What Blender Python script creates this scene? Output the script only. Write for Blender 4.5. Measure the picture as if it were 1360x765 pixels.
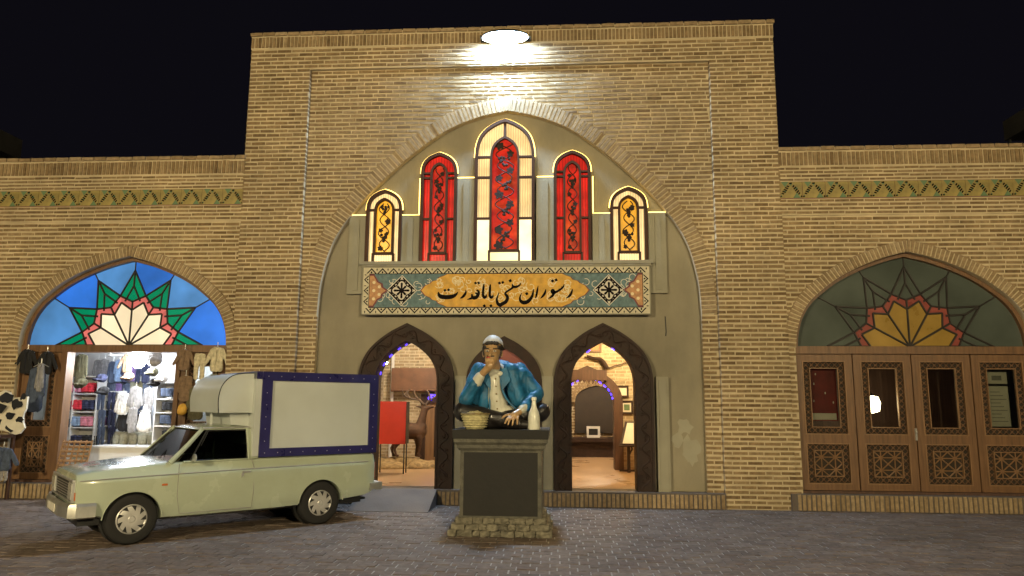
import bpy, bmesh, math, random
from mathutils import Vector, Matrix, noise
import numpy as np
random.seed(7)
R = math.radians
scene = bpy.context.scene
for o in list(bpy.data.objects):
    bpy.data.objects.remove(o)
COL = scene.collection

# ------------------------------------------------------------------ camera
CF, CYAW, CPIT, CROL = 969.54, 0.06422, 0.15549, 0.00673
CPOS = Vector((0.965, -12.7836, 1.75))
fw = Vector((-math.sin(CYAW) * math.cos(CPIT), math.cos(CYAW) * math.cos(CPIT), math.sin(CPIT)))
rt = Vector((math.cos(CYAW), math.sin(CYAW), 0)); up = rt.cross(fw)
CR = rt * math.cos(CROL) + up * math.sin(CROL)
CU = -rt * math.sin(CROL) + up * math.cos(CROL)
cd = bpy.data.cameras.new('camera'); cam = bpy.data.objects.new('camera', cd); COL.objects.link(cam)
cam.matrix_world = Matrix(((CR.x, CU.x, -fw.x, CPOS.x), (CR.y, CU.y, -fw.y, CPOS.y), (CR.z, CU.z, -fw.z, CPOS.z), (0, 0, 0, 1)))
cd.sensor_width = 36; cd.lens = 36 * CF / 1360; cd.clip_start = 0.1; cd.clip_end = 2000
scene.camera = cam

# ------------------------------------------------------------------ night sky, exposure
w = bpy.data.worlds.new('World'); scene.world = w; w.use_nodes = True
wn = w.node_tree.nodes; wl = w.node_tree.links
sky = wn.new('ShaderNodeTexSky'); sky.sky_type = 'NISHITA'; sky.sun_disc = False
sky.sun_elevation = R(2); sky.sun_rotation = R(180)
mixc = wn.new('ShaderNodeMix'); mixc.data_type = 'RGBA'; mixc.inputs[0].default_value = 0.02
mixc.inputs[6].default_value = (0.0036, 0.0032, 0.0052, 1)
sc_ = wn.new('ShaderNodeVectorMath'); sc_.operation = 'SCALE'; sc_.inputs[3].default_value = 0.01
wl.new(sky.outputs[0], sc_.inputs[0]); wl.new(sc_.outputs[0], mixc.inputs[7])
wl.new(mixc.outputs[2], wn['Background'].inputs[0]); wn['Background'].inputs[1].default_value = 1.0
vs = scene.view_settings
vs.view_transform = 'Standard'; vs.look = 'None'; vs.exposure = 0.0; vs.gamma = 1.0; vs.use_curve_mapping = False
scene.render.engine = 'CYCLES'
scene.cycles.use_denoising = True
scene.cycles.max_bounces = 8; scene.cycles.diffuse_bounces = 4; scene.cycles.glossy_bounces = 4
scene.cycles.transparent_max_bounces = 8; scene.cycles.sample_clamp_indirect = 6.0

LAMP_POWER = 1.0       # warm street lanterns of the square
FLOOD = 1.0            # white floodlight on the parapet

def at(px, py, y):
    "photo pixel -> point on the vertical plane y"
    d = fw + CR * ((px - 680) / CF) + CU * ((382.5 - py) / CF)
    return CPOS + d * ((y - CPOS.y) / d.y)
def proj(p):
    d = Vector(p) - CPOS; z = d.dot(fw)
    return (680 + CF * d.dot(CR) / z, 382.5 - CF * d.dot(CU) / z, z)

# ------------------------------------------------------------------ materials
MATS = {}
def nt(name):
    m = bpy.data.materials.new(name); m.use_nodes = True
    n = m.node_tree.nodes; return m, n, m.node_tree.links, n['Principled BSDF']
def mixrgb(n, l, fac, a, b, mode='MIX'):
    x = n.new('ShaderNodeMix'); x.data_type = 'RGBA'; x.blend_type = mode
    for s, v in ((0, fac), (6, a), (7, b)):
        if hasattr(v, 'is_output'): l.new(v, x.inputs[s])
        else: x.inputs[s].default_value = v if s == 0 else (*v[:3], 1)
    return x.outputs[2]
def weather(n, l, c):
    "the same large patches of dust and soot the bricks carry"
    ge = n.new('ShaderNodeNewGeometry'); nw = n.new('ShaderNodeTexNoise'); nw.inputs['Scale'].default_value = .55; nw.inputs['Detail'].default_value = 8; nw.inputs['Roughness'].default_value = .62
    l.new(ge.outputs['Position'], nw.inputs[0])
    mw = n.new('ShaderNodeMapRange'); mw.inputs[1].default_value = .35; mw.inputs[2].default_value = .7; mw.inputs[3].default_value = .80; mw.inputs[4].default_value = 1.10
    l.new(nw.outputs[0], mw.inputs[0])
    v2 = n.new('ShaderNodeVectorMath'); v2.operation = 'SCALE'; l.new(c, v2.inputs[0]); l.new(mw.outputs[0], v2.inputs[3]); return v2.outputs[0]
def pm(name, col, rough=.7, var=.25, scale=6., bump=0., bscale=40., metal=0., coat=0., spec=.5, dirt=0., dirtcol=(.05, .04, .03), trans=0., stretch=None):
    m, n, l, b = nt(name); MATS[name] = m
    tc = n.new('ShaderNodeTexCoord'); vec = tc.outputs['Object']
    if stretch:
        mp = n.new('ShaderNodeMapping'); mp.inputs['Scale'].default_value = stretch; l.new(vec, mp.inputs[0]); vec = mp.outputs[0]
    ns = n.new('ShaderNodeTexNoise'); ns.inputs['Scale'].default_value = scale; ns.inputs['Detail'].default_value = 6
    l.new(vec, ns.inputs[0])
    lo = tuple(c * (1 - var) for c in col); hi = tuple(min(1, c * (1 + var)) for c in col)
    mr = n.new('ShaderNodeMapRange'); mr.inputs[1].default_value = .3; mr.inputs[2].default_value = .7
    l.new(ns.outputs[0], mr.inputs[0])
    c = mixrgb(n, l, mr.outputs[0], lo, hi)
    if dirt > 0:
        n2 = n.new('ShaderNodeTexNoise'); n2.inputs['Scale'].default_value = scale * .37; n2.inputs['Detail'].default_value = 8; n2.inputs['Roughness'].default_value = .65
        l.new(vec, n2.inputs[0])
        m2 = n.new('ShaderNodeMapRange'); m2.inputs[1].default_value = .52; m2.inputs[2].default_value = .72; m2.inputs[4].default_value = dirt
        l.new(n2.outputs[0], m2.inputs[0]); c = mixrgb(n, l, m2.outputs[0], c, dirtcol)
    if name in ('mortar', 'plaster', 'plaster_trim'): c = weather(n, l, c)
    l.new(c, b.inputs['Base Color'])
    rr = n.new('ShaderNodeMapRange'); rr.inputs[3].default_value = max(.02, rough - .1); rr.inputs[4].default_value = min(1, rough + .1)
    l.new(ns.outputs[0], rr.inputs[0]); l.new(rr.outputs[0], b.inputs['Roughness'])
    b.inputs['Metallic'].default_value = metal; b.inputs['Coat Weight'].default_value = coat; b.inputs['Coat Roughness'].default_value = .08
    b.inputs['Specular IOR Level'].default_value = spec
    if trans: b.inputs['Transmission Weight'].default_value = trans
    if bump > 0:
        nb = n.new('ShaderNodeTexNoise'); nb.inputs['Scale'].default_value = bscale; nb.inputs['Detail'].default_value = 5
        l.new(vec, nb.inputs[0])
        bp = n.new('ShaderNodeBump'); bp.inputs['Strength'].default_value = bump; bp.inputs['Distance'].default_value = .01
        l.new(nb.outputs[0], bp.inputs['Height']); l.new(bp.outputs[0], b.inputs['Normal'])
    return m
def brickmat(name, cols, rough=.85, bump=.5):
    "fired clay: each brick its own tone (object random + island random), fine grain on top"
    m, n, l, b = nt(name); MATS[name] = m
    oi = n.new('ShaderNodeObjectInfo'); ge = n.new('ShaderNodeNewGeometry')
    ad = n.new('ShaderNodeMath'); ad.operation = 'ADD'; l.new(oi.outputs['Random'], ad.inputs[0]); l.new(ge.outputs['Random Per Island'], ad.inputs[1])
    fr = n.new('ShaderNodeMath'); fr.operation = 'FRACT'; l.new(ad.outputs[0], fr.inputs[0])
    cr = n.new('ShaderNodeValToRGB'); e = cr.color_ramp.elements
    e[0].position = 0; e[0].color = (*cols[0], 1); e[1].position = 1; e[1].color = (*cols[-1], 1)
    for i, c in enumerate(cols[1:-1]):
        k = e.new((i + 1) / (len(cols) - 1)); k.color = (*c, 1)
    l.new(fr.outputs[0], cr.inputs[0])
    ns = n.new('ShaderNodeTexNoise'); ns.inputs['Scale'].default_value = 14; ns.inputs['Detail'].default_value = 8
    l.new(ge.outputs['Position'], ns.inputs[0])
    mr = n.new('ShaderNodeMapRange'); mr.inputs[1].default_value = .3; mr.inputs[2].default_value = .7; mr.inputs[3].default_value = .72; mr.inputs[4].default_value = 1.25
    l.new(ns.outputs[0], mr.inputs[0])
    vm = n.new('ShaderNodeVectorMath'); vm.operation = 'SCALE'; l.new(cr.outputs[0], vm.inputs[0]); l.new(mr.outputs[0], vm.inputs[3])
    # large weathering patches
    nw = n.new('ShaderNodeTexNoise'); nw.inputs['Scale'].default_value = .55; nw.inputs['Detail'].default_value = 8; nw.inputs['Roughness'].default_value = .62; l.new(ge.outputs['Position'], nw.inputs[0])
    mw = n.new('ShaderNodeMapRange'); mw.inputs[1].default_value = .35; mw.inputs[2].default_value = .7; mw.inputs[3].default_value = .74; mw.inputs[4].default_value = 1.14
    l.new(nw.outputs[0], mw.inputs[0])
    v2 = n.new('ShaderNodeVectorMath'); v2.operation = 'SCALE'; l.new(vm.outputs[0], v2.inputs[0]); l.new(mw.outputs[0], v2.inputs[3])
    l.new(v2.outputs[0], b.inputs['Base Color']); b.inputs['Roughness'].default_value = rough; b.inputs['Specular IOR Level'].default_value = .25
    nb = n.new('ShaderNodeTexNoise'); nb.inputs['Scale'].default_value = 60; nb.inputs['Detail'].default_value = 6; l.new(ge.outputs['Position'], nb.inputs[0])
    bp = n.new('ShaderNodeBump'); bp.inputs['Strength'].default_value = bump; bp.inputs['Distance'].default_value = .006
    l.new(nb.outputs[0], bp.inputs['Height']); l.new(bp.outputs[0], b.inputs['Normal'])
    return m
def emit(name, col, strength, var=0., scale=5., base=None, stripes=None, col2=None):
    m, n, l, b = nt(name); MATS[name] = m
    b.inputs['Base Color'].default_value = (*(base or tuple(c * .5 for c in col)), 1); b.inputs['Roughness'].default_value = .25
    b.inputs['Emission Color'].default_value = (*col, 1); b.inputs['Emission Strength'].default_value = strength
    if var or stripes:
        tc = n.new('ShaderNodeTexCoord')
        ns = n.new('ShaderNodeTexNoise'); ns.inputs['Scale'].default_value = scale; ns.inputs['Detail'].default_value = 3
        l.new(tc.outputs['Object'], ns.inputs[0])
        mr = n.new('ShaderNodeMapRange'); mr.inputs[1].default_value = .3; mr.inputs[2].default_value = .7
        mr.inputs[3].default_value = strength * (1 - var); mr.inputs[4].default_value = strength * (1 + var)
        l.new(ns.outputs[0], mr.inputs[0]); out = mr.outputs[0]
        if stripes:
            wv = n.new('ShaderNodeTexWave'); wv.inputs['Scale'].default_value = stripes; wv.bands_direction = 'X'; wv.inputs['Distortion'].default_value = 1.5; wv.inputs['Detail'].default_value = 1
            l.new(tc.outputs['Object'], wv.inputs[0])
            m2 = n.new('ShaderNodeMapRange'); m2.inputs[3].default_value = .55; m2.inputs[4].default_value = 1.1; l.new(wv.outputs['Fac'], m2.inputs[0])
            mu = n.new('ShaderNodeMath'); mu.operation = 'MULTIPLY'; l.new(out, mu.inputs[0]); l.new(m2.outputs[0], mu.inputs[1]); out = mu.outputs[0]
        oi = n.new('ShaderNodeObjectInfo'); mo = n.new('ShaderNodeMapRange'); mo.inputs[3].default_value = .78; mo.inputs[4].default_value = 1.2; l.new(oi.outputs['Random'], mo.inputs[0])
        mm = n.new('ShaderNodeMath'); mm.operation = 'MULTIPLY'; l.new(out, mm.inputs[0]); l.new(mo.outputs[0], mm.inputs[1])
        l.new(mm.outputs[0], b.inputs['Emission Strength'])
        bn = n.new('ShaderNodeBump'); bn.inputs['Strength'].default_value = .4; bn.inputs['Distance'].default_value = .01; l.new(ns.outputs[0], bn.inputs['Height']); l.new(bn.outputs[0], b.inputs['Normal'])
        if col2:
            n3 = n.new('ShaderNodeTexNoise'); n3.inputs['Scale'].default_value = scale * .6; l.new(tc.outputs['Object'], n3.inputs[0])
            m3 = n.new('ShaderNodeMapRange'); m3.inputs[1].default_value = .45; m3.inputs[2].default_value = .75; l.new(n3.outputs[0], m3.inputs[0])
            l.new(mixrgb(n, l, m3.outputs[0], col, col2), b.inputs['Emission Color'])
    return m
def thinglass(name, tint=(.9, .95, .92), refl=.12, rough=.03, ior=1.5):
    m = bpy.data.materials.new(name); m.use_nodes = True; MATS[name] = m
    n = m.node_tree.nodes; l = m.node_tree.links; n.clear()
    out = n.new('ShaderNodeOutputMaterial'); tr = n.new('ShaderNodeBsdfTransparent'); tr.inputs[0].default_value = (*tint, 1)
    gl = n.new('ShaderNodeBsdfGlossy'); gl.inputs['Roughness'].default_value = rough
    fr = n.new('ShaderNodeFresnel'); fr.inputs[0].default_value = ior
    ad = n.new('ShaderNodeMath'); ad.operation = 'ADD'; ad.use_clamp = True; ad.inputs[1].default_value = refl * .5; l.new(fr.outputs[0], ad.inputs[0])
    mx = n.new('ShaderNodeMixShader'); l.new(ad.outputs[0], mx.inputs[0]); l.new(tr.outputs[0], mx.inputs[1]); l.new(gl.outputs[0], mx.inputs[2])
    l.new(mx.outputs[0], out.inputs[0]); return m

brickmat('brick', [(.17, .11, .055), (.24, .165, .085), (.29, .205, .11), (.26, .175, .09), (.33, .24, .135), (.22, .15, .08)])
brickmat('brick_pale', [(.25, .175, .095), (.34, .25, .145), (.29, .205, .115), (.37, .28, .17)])
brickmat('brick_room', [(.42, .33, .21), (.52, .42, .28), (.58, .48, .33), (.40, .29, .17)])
brickmat('paver', [(.130, .098, .078), (.160, .122, .099), (.180, .138, .112), (.145, .104, .082), (.200, .156, .128)], rough=.86, bump=.5)
pm('mortar', (.56, .46, .30), .9, .14, 3, .6, 60)
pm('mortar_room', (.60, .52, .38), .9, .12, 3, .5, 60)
pm('sand_joint', (.30, .275, .25), .95, .3, 9, .5, 80)
pm('plaster', (.285, .252, .178), .85, .12, 1.4, .8, 7, dirt=.5, dirtcol=(.20, .178, .125), stretch=(1.6, 1.6, .6))
pm('plaster_trim', (.32, .30, .225), .8, .1, 2, .25, 20)
pm('concrete', (.115, .093, .078), .85, .25, 3, .5, 40, dirt=.4, dirtcol=(.08, .068, .06))
pm('wood', (.150, .076, .033), .45, .3, 3, .3, 22, stretch=(9, 9, .7), coat=.12)
pm('wood_mid', (.21, .115, .053), .5, .25, 3, .3, 22, stretch=(9, 9, .7))
pm('wood_dark', (.030, .016, .011), .6, .35, 6, .6, 38, spec=.25)
pm('wood_lattice', (.12, .063, .03), .6, .3, 8, .3, 30)
pm('wood_brown', (.075, .036, .022), .55, .3, 3, .3, 22, stretch=(9, 9, .7))
pm('dark_gap', (.03, .022, .016), .9, .2)
pm('window_frame', (.06, .026, .012), .65, .2, 5, .2, 30, spec=.2)
pm('lead', (.035, .03, .028), .5, .2, metal=.4)
pm('tracery', (.022, .012, .008), .8, .2)
pm('truck_paint', (.40, .45, .345), .25, .07, 1.6, coat=.7, dirt=.35, dirtcol=(.27, .28, .19))
pm('truck_white', (.48, .51, .49), .5, .07, 1.5, .05, 8, dirt=.3, dirtcol=(.34, .34, .27))  # blotches: smudges plus a murky reflection put into the colour
pm('truck_purple', (.022, .02, .10), .3, .2, 4, coat=.4)
pm('chrome', (.60, .60, .58), .34, .1, 5, metal=.75)
pm('bumper_metal', (.50, .50, .46), .38, .15, 6, metal=.75, dirt=.4, dirtcol=(.3, .29, .26))
pm('hubcap', (.52, .51, .49), .4, .1, 6, metal=.4)
pm('rubber', (.012, .0115, .011), .8, .2, 20, .3, 60)
pm('black_trim', (.012, .012, .012), .5, .2)
pm('seat_vinyl', (.05, .04, .04), .6, .3)
pm('lamp_orange', (.45, .12, .03), .25, .1, coat=.5)
pm('lamp_red', (.35, .02, .02), .25, .1, coat=.5)
pm('lamp_clear', (.50, .50, .46), .2, .25, 30, coat=.6)
thinglass('glass'); thinglass('car_glass', (.10, .115, .10), .0, .02, 1.22); thinglass('door_glass', (.48, .50, .46), .10, .04)
pm('stone_dark', (.0115, .0105, .009), .75, .35, 4, .3, 20, dirt=.4, dirtcol=(.022, .02, .016))
pm('stone_trim', (.085, .08, .06), .7, .4, 9, .9, 30, dirt=.6, dirtcol=(.045, .042, .036))
pm('stone_rough', (.16, .145, .105), .8, .5, 14, 1.0, 22, dirt=.7, dirtcol=(.06, .055, .045))
pm('jacket_blue', (.012, .115, .24), .5, .4, 9, .9, 12, coat=.0, dirt=.8, dirtcol=(.025, .075, .13), spec=.4)
pm('shirt_white', (.50, .49, .40), .45, .12, 6, .25, 12, coat=.2)
pm('trouser_black', (.014, .012, .012), .42, .3, 6, .5, 12, coat=.1)
pm('skin_paint', (.40, .25, .115), .4, .15, 10, .1, 30, coat=.2)
pm('hair_black', (.015, .011, .009), .5, .3, 30, .6, 60)
pm('cap_white', (.50, .47, .40), .6, .1, 20, .4, 60)
pm('mouth_red', (.35, .03, .02), .35, .1)
pm('eye_white', (.55, .52, .45), .3, .05)
pm('basket_straw', (.50, .45, .24), .7, .3, 25, .4, 50)
pm('straw_dark', (.20, .15, .06), .8, .3, 25)
pm('bottle_white', (.66, .66, .56), .3, .06, 8, coat=.3)
pm('tile_cream', (.55, .50, .36), .6, .12, 12)
pm('tile_yellow', (.29, .225, .07), .6, .25, 7)
pm('tile_teal', (.085, .155, .175), .6, .35, 14, dirt=.8, dirtcol=(.17, .26, .26))
pm('tile_ochre', (.62, .34, .04), .6, .2, 10, dirt=.5, dirtcol=(.70, .46, .12))
pm('tile_orange', (.48, .24, .10), .6, .25, 16)
pm('tile_white', (.60, .57, .48), .6, .1)
pm('tile_black', (.006, .004, .004), .8, .2, spec=.1)
pm('tile_green', (.10, .17, .085), .6, .25, 10)
pm('tile_maroon', (.16, .03, .04), .6, .2)
pm('tile_vine', (.72, .60, .36), .6, .1)
pm('red_paint', (.55, .035, .012), .5, .1, 3)
pm('black_metal', (.02, .02, .02), .45, .2, metal=.3)
pm('deer_fur', (.06, .028, .014), .8, .35, 10, .5, 50)
pm('antler', (.07, .045, .03), .7, .3, 14, .3, 40)
pm('hay', (.30, .21, .10), .95, .4, 12, 1.0, 26)
pm('leather_brown', (.13, .06, .032), .6, .25, 5, .2, 20)
pm('floor_tile', (.42, .27, .15), .3, .1, 1.2)
pm('room_white', (.72, .72, .72), .8, .04)
pm('ceiling', (.5, .45, .38), .9, .06)
pm('roof_mud', (.20, .17, .13), .95, .2)
pm('paper', (.72, .68, .58), .7, .06)
pm('ink_grey', (.28, .27, .24), .7, .2)
pm('reflection_red', (.22, .025, .022), .5, .25, 5)
pm('stove_white', (.6, .58, .54), .5, .1)
for nm, c in dict(cloth_black=(.012, .012, .014), cloth_navy=(.02, .024, .06), cloth_olive=(.12, .11, .06), cloth_grey=(.26, .25, .25),
                  cloth_white=(.78, .78, .78), cloth_cream=(.55, .49, .34), cloth_brown=(.20, .13, .08), cloth_red=(.55, .03, .05), cloth_pink=(.6, .22, .3),
                  cloth_camo=(.22, .21, .15), cloth_purple=(.16, .10, .25), cloth_sky=(.22, .32, .5), cloth_denim=(.06, .08, .13)).items():
    pm(nm, c, .9, .3, 14, .4, 30)
pm('cow_hide', (.62, .57, .45), .8, .1, 6)
pm('wicker', (.33, .19, .09), .7, .3, 20, .3, 40)
# lit things
emit('lamp_warm', (1.0, .81, .46), 3050 * LAMP_POWER)
emit('flood_face', (.50, .72, 1.0), 1050 * FLOOD)
emit('led_warm', (1.0, .66, .16), 5.0)
emit('led_blue', (.06, .03, 1.0), 7.0)
emit('bulb_white', (.90, .95, 1.0), 330)
emit('bulb_cool', (.7, .82, 1.0), 260)
emit('bulb_room', (1.0, .84, .60), 1000)
emit('bulb_amber', (1.0, .74, .38), 1100)
emit('tube_shop', (.78, .87, 1.0), 62)
emit('lantern_glow', (1.0, .83, .5), 40)
emit('pane_cream', (1.0, .72, .33), .95, .25, 3, stripes=7)
emit('pane_white', (1.0, .80, .42), 1.7, .3, 2)
emit('pane_red', (1.0, .022, .012), .55, .45, 3, base=(.25, .01, .01), stripes=6)
emit('pane_red_deep', (1.0, .03, .012), .38, .7, 4, base=(.22, .01, .01), col2=(1.0, .16, .015))
emit('pane_yellow', (1.0, .46, .025), .62, .35, 5)
emit('fan_blue', (.03, .20, .84), .66, .4, 1.2, base=(.02, .08, .3))
emit('fan_sky', (.10, .32, .74), .60, .4, 1.2, base=(.04, .12, .3))
emit('fan_green', (.0, .34, .16), .46, .3, 2, base=(0, .12, .06))
emit('fan_pink', (.95, .22, .20), .5, .25, 3, base=(.3, .08, .07))
emit('fan_cream', (1.0, .84, .58), .78, .15, 2, base=(.4, .35, .25))
pm('dull_teal', (.075, .09, .078), .18, .2, 1.5, coat=.3)
pm('dull_red', (.25, .062, .048), .3, .2, 3, coat=.3)
pm('dull_yellow', (.31, .195, .04), .3, .2, 3, coat=.3)

# ------------------------------------------------------------------ mesh helpers
class MB:
    def __init__(s): s.v = []; s.f = []; s.mi = []
    def add(s, vs, fs, m=0):
        o = len(s.v); s.v += [tuple(v) for v in vs]
        for f in fs: s.f.append(tuple(i + o for i in f)); s.mi.append(m)
        return s
    def box(s, x0, x1, y0, y1, z0, z1, m=0):
        v = [(x0, y0, z0), (x1, y0, z0), (x1, y1, z0), (x0, y1, z0), (x0, y0, z1), (x1, y0, z1), (x1, y1, z1), (x0, y1, z1)]
        return s.add(v, [(0, 1, 5, 4), (1, 2, 6, 5), (2, 3, 7, 6), (3, 0, 4, 7), (4, 5, 6, 7), (3, 2, 1, 0)], m)
    def prism(s, poly, y0, y1, m=0):
        "polygon in (x,z) pulled from y0 to y1"
        n = len(poly)
        v = [(x, y0, z) for x, z in poly] + [(x, y1, z) for x, z in poly]
        f = [tuple(range(n)), tuple(range(2 * n - 1, n - 1, -1))] + [(i, (i + 1) % n, n + (i + 1) % n, n + i) for i in range(n)]
        return s.add(v, f, m)
    def slab(s, poly, z0, z1, m=0):
        n = len(poly)
        v = [(x, y, z0) for x, y in poly] + [(x, y, z1) for x, y in poly]
        f = [tuple(range(n)), tuple(range(2 * n - 1, n - 1, -1))] + [(i, (i + 1) % n, n + (i + 1) % n, n + i) for i in range(n)]
        return s.add(v, f, m)
    def sheet(s, poly, y, m=0):
        return s.add([(x, y, z) for x, z in poly], [tuple(range(len(poly)))], m)
    def band(s, a, b, y0, y1, m=0):
        "strip between polylines a and b (x,z), pulled y0..y1"
        n = len(a)
        v = [(x, y0, z) for x, z in a] + [(x, y0, z) for x, z in b] + [(x, y1, z) for x, z in a] + [(x, y1, z) for x, z in b]
        f = []
        for i in range(n - 1):
            f += [(i, i + 1, n + i + 1, n + i), (2 * n + i, 3 * n + i, 3 * n + i + 1, 2 * n + i + 1), (i, 2 * n + i, 2 * n + i + 1, i + 1), (n + i, n + i + 1, 3 * n + i + 1, 3 * n + i)]
        f += [(0, n, 3 * n, 2 * n), (n - 1, 3 * n - 1, 4 * n - 1, 2 * n - 1)]
        return s.add(v, f, m)
    def tube(s, pts, r, n=8, m=0, flat=1.0):
        pts = [Vector(p) for p in pts]; k = len(pts)
        rs = r if isinstance(r, (list, tuple)) else [r] * k
        vs, fs = [], []
        ref = None
        for i, p in enumerate(pts):
            t = (pts[min(i + 1, k - 1)] - pts[max(i - 1, 0)])
            t = t.normalized() if t.length > 1e-9 else Vector((0, 0, 1))
            if ref is None:
                ref = t.cross(Vector((0, 1, 0)))
                if ref.length < .1: ref = t.cross(Vector((1, 0, 0)))
            a = (ref - t * ref.dot(t)).normalized(); b = t.cross(a); ref = a
            for j in range(n):
                q = 2 * math.pi * j / n
                vs.append(p + (a * math.cos(q) + b * math.sin(q) * flat) * rs[i])
        for i in range(k - 1):
            for j in range(n):
                fs.append((i * n + j, i * n + (j + 1) % n, (i + 1) * n + (j + 1) % n, (i + 1) * n + j))
        fs.append(tuple(range(n - 1, -1, -1))); fs.append(tuple(range((k - 1) * n, k * n)))
        return s.add(vs, fs, m)
    def lathe(s, prof, n=24, o=(0, 0, 0), axis='z', m=0):
        vs, fs = [], []; o = Vector(o)
        for r, h in prof:
            for j in range(n):
                a = 2 * math.pi * j / n; c, d = r * math.cos(a), r * math.sin(a)
                vs.append(o + (Vector((c, d, h)) if axis == 'z' else Vector((c, h, d)) if axis == 'y' else Vector((h, c, d))))
        k = len(prof)
        for i in range(k - 1):
            for j in range(n): fs.append((i * n + j, i * n + (j + 1) % n, (i + 1) * n + (j + 1) % n, (i + 1) * n + j))
        fs.append(tuple(range(n - 1, -1, -1))); fs.append(tuple(range((k - 1) * n, k * n)))
        return s.add(vs, fs, m)
    def ell(s, c, r, n=16, k=10, rot=None, m=0):
        vs, fs = [], []; c = Vector(c); M = rot if rot is not None else Matrix.Identity(3)
        for i in range(k + 1):
            th = math.pi * i / k
            for j in range(n):
                a = 2 * math.pi * j / n
                vs.append(c + M @ Vector((r[0] * math.sin(th) * math.cos(a), r[1] * math.sin(th) * math.sin(a), r[2] * math.cos(th))))
        for i in range(k):
            for j in range(n): fs.append((i * n + j, i * n + (j + 1) % n, (i + 1) * n + (j + 1) % n, (i + 1) * n + j))
        return s.add(vs, fs, m)
    def cap(s, p0, p1, r0, r1, n=14, m=0):
        "tapered capsule"
        p0, p1 = Vector(p0), Vector(p1); t = (p1 - p0).normalized() if (p1 - p0).length > 1e-6 else Vector((0, 0, 1))
        pts, rs = [], []
        for k in range(5): a = R(90 - k * 22); pts.append(p0 - t * r0 * math.sin(a)); rs.append(max(.0015, r0 * math.cos(a)))
        for k in range(5): a = R(k * 22 + 2); pts.append(p1 + t * r1 * math.sin(a)); rs.append(max(.0015, r1 * math.cos(a)))
        return s.tube(pts, rs, n, m)
    def mesh(s, name, mats, smooth=True, angle=35):
        me = bpy.data.meshes.new(name); me.from_pydata(s.v, [], s.f)
        bm = bmesh.new(); bm.from_mesh(me); bmesh.ops.remove_doubles(bm, verts=bm.verts, dist=1e-5)
        bmesh.ops.recalc_face_normals(bm, faces=bm.faces); bm.to_mesh(me); bm.free()
        for m in (mats if isinstance(mats, (list, tuple)) else [mats]): me.materials.append(MATS[m])
        if isinstance(mats, (list, tuple)) and len(me.polygons) == len(s.mi):
            me.polygons.foreach_set('material_index', s.mi)
        if smooth:
            me.polygons.foreach_set('use_smooth', [True] * len(me.polygons)); me.set_sharp_from_angle(angle=R(angle))
        me.update(); return me
    def build(s, name, mats, parent=None, smooth=True, angle=35, **kw):
        return link(name, s.mesh(name, mats, smooth, angle), parent, **kw)
def link(name, me, parent=None, loc=None, rz=None, scale=None):
    o = bpy.data.objects.new(name, me); COL.objects.link(o)
    if parent is not None: o.parent = parent
    if loc is not None: o.location = loc
    if rz is not None: o.rotation_euler = (0, 0, rz)
    if scale is not None: o.scale = scale
    return o
def thing(name, label, cat, loc=(0, 0, 0), rz=0, group=None):
    o = bpy.data.objects.new(name, None); COL.objects.link(o); o.empty_display_size = .2
    o.location = loc; o.rotation_euler = (0, 0, rz); return tag(o, label, cat, group)
def tag(o, label, cat, group=None):
    o['label'] = label; o['category'] = cat
    if group: o['group'] = group
    return o
def struct(o): o['kind'] = 'structure'; return o
def stuff(o): o['kind'] = 'stuff'; return o
def smooth_line(pts, n=6):
    "Catmull-Rom through 2-, 3- or 4-tuples"
    P = [np.array(p, float) for p in pts]; P = [2 * P[0] - P[1]] + P + [2 * P[-1] - P[-2]]; out = []
    for i in range(1, len(P) - 2):
        for k in range(n):
            t = k / n; a, b, c, d = P[i - 1:i + 3]
            out.append(.5 * ((2 * b) + (c - a) * t + (2 * a - 5 * b + 4 * c - d) * t * t + (3 * b - a - 3 * c + d) * t ** 3))
    out.append(P[-2]); return [tuple(o) for o in out]
def remesh(mb, voxel, smooth=4, factor=.5, fold=0., freq=(9, 9, 9)):
    "fuse overlapping closed shells into one continuous skin"
    me = bpy.data.meshes.new('tmp'); me.from_pydata(mb.v, [], mb.f)
    bm = bmesh.new(); bm.from_mesh(me); bmesh.ops.remove_doubles(bm, verts=bm.verts, dist=1e-5); bmesh.ops.recalc_face_normals(bm, faces=bm.faces); bm.to_mesh(me); bm.free()
    o = bpy.data.objects.new('tmp', me); COL.objects.link(o)
    m = o.modifiers.new('r', 'REMESH'); m.mode = 'VOXEL'; m.voxel_size = voxel; m.use_smooth_shade = True
    if smooth:
        sm = o.modifiers.new('s', 'SMOOTH'); sm.iterations = smooth; sm.factor = factor
    dg = bpy.context.evaluated_depsgraph_get(); dg.update()
    out = bpy.data.meshes.new_from_object(o.evaluated_get(dg))
    bpy.data.objects.remove(o); bpy.data.meshes.remove(me)
    out.materials.clear(); out.polygons.foreach_set('use_smooth', [True] * len(out.polygons))
    if fold:
        ns = [v.normal.copy() for v in out.vertices]
        for v, nn in zip(out.vertices, ns):
            q = Vector((v.co.x * freq[0], v.co.y * freq[1], v.co.z * freq[2]))
            q2 = q + noise.noise_vector(q * .7) * .6
            v.co += nn * fold * (noise.noise(q2) * 1.0 + (.5 - abs(noise.noise(q2 * 2.1))) * .55)
    return out
def boolean_cut(me, cutters):
    o = bpy.data.objects.new('tmp', me); COL.objects.link(o); cs = []
    for c in cutters:
        co = bpy.data.objects.new('cut', c); COL.objects.link(co); cs.append(co)
        m = o.modifiers.new('b', 'BOOLEAN'); m.operation = 'DIFFERENCE'; m.object = co; m.solver = 'EXACT'
    dg = bpy.context.evaluated_depsgraph_get(); dg.update()
    out = bpy.data.meshes.new_from_object(o.evaluated_get(dg))
    for x in [o] + cs: bpy.data.objects.remove(x)
    return out

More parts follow.
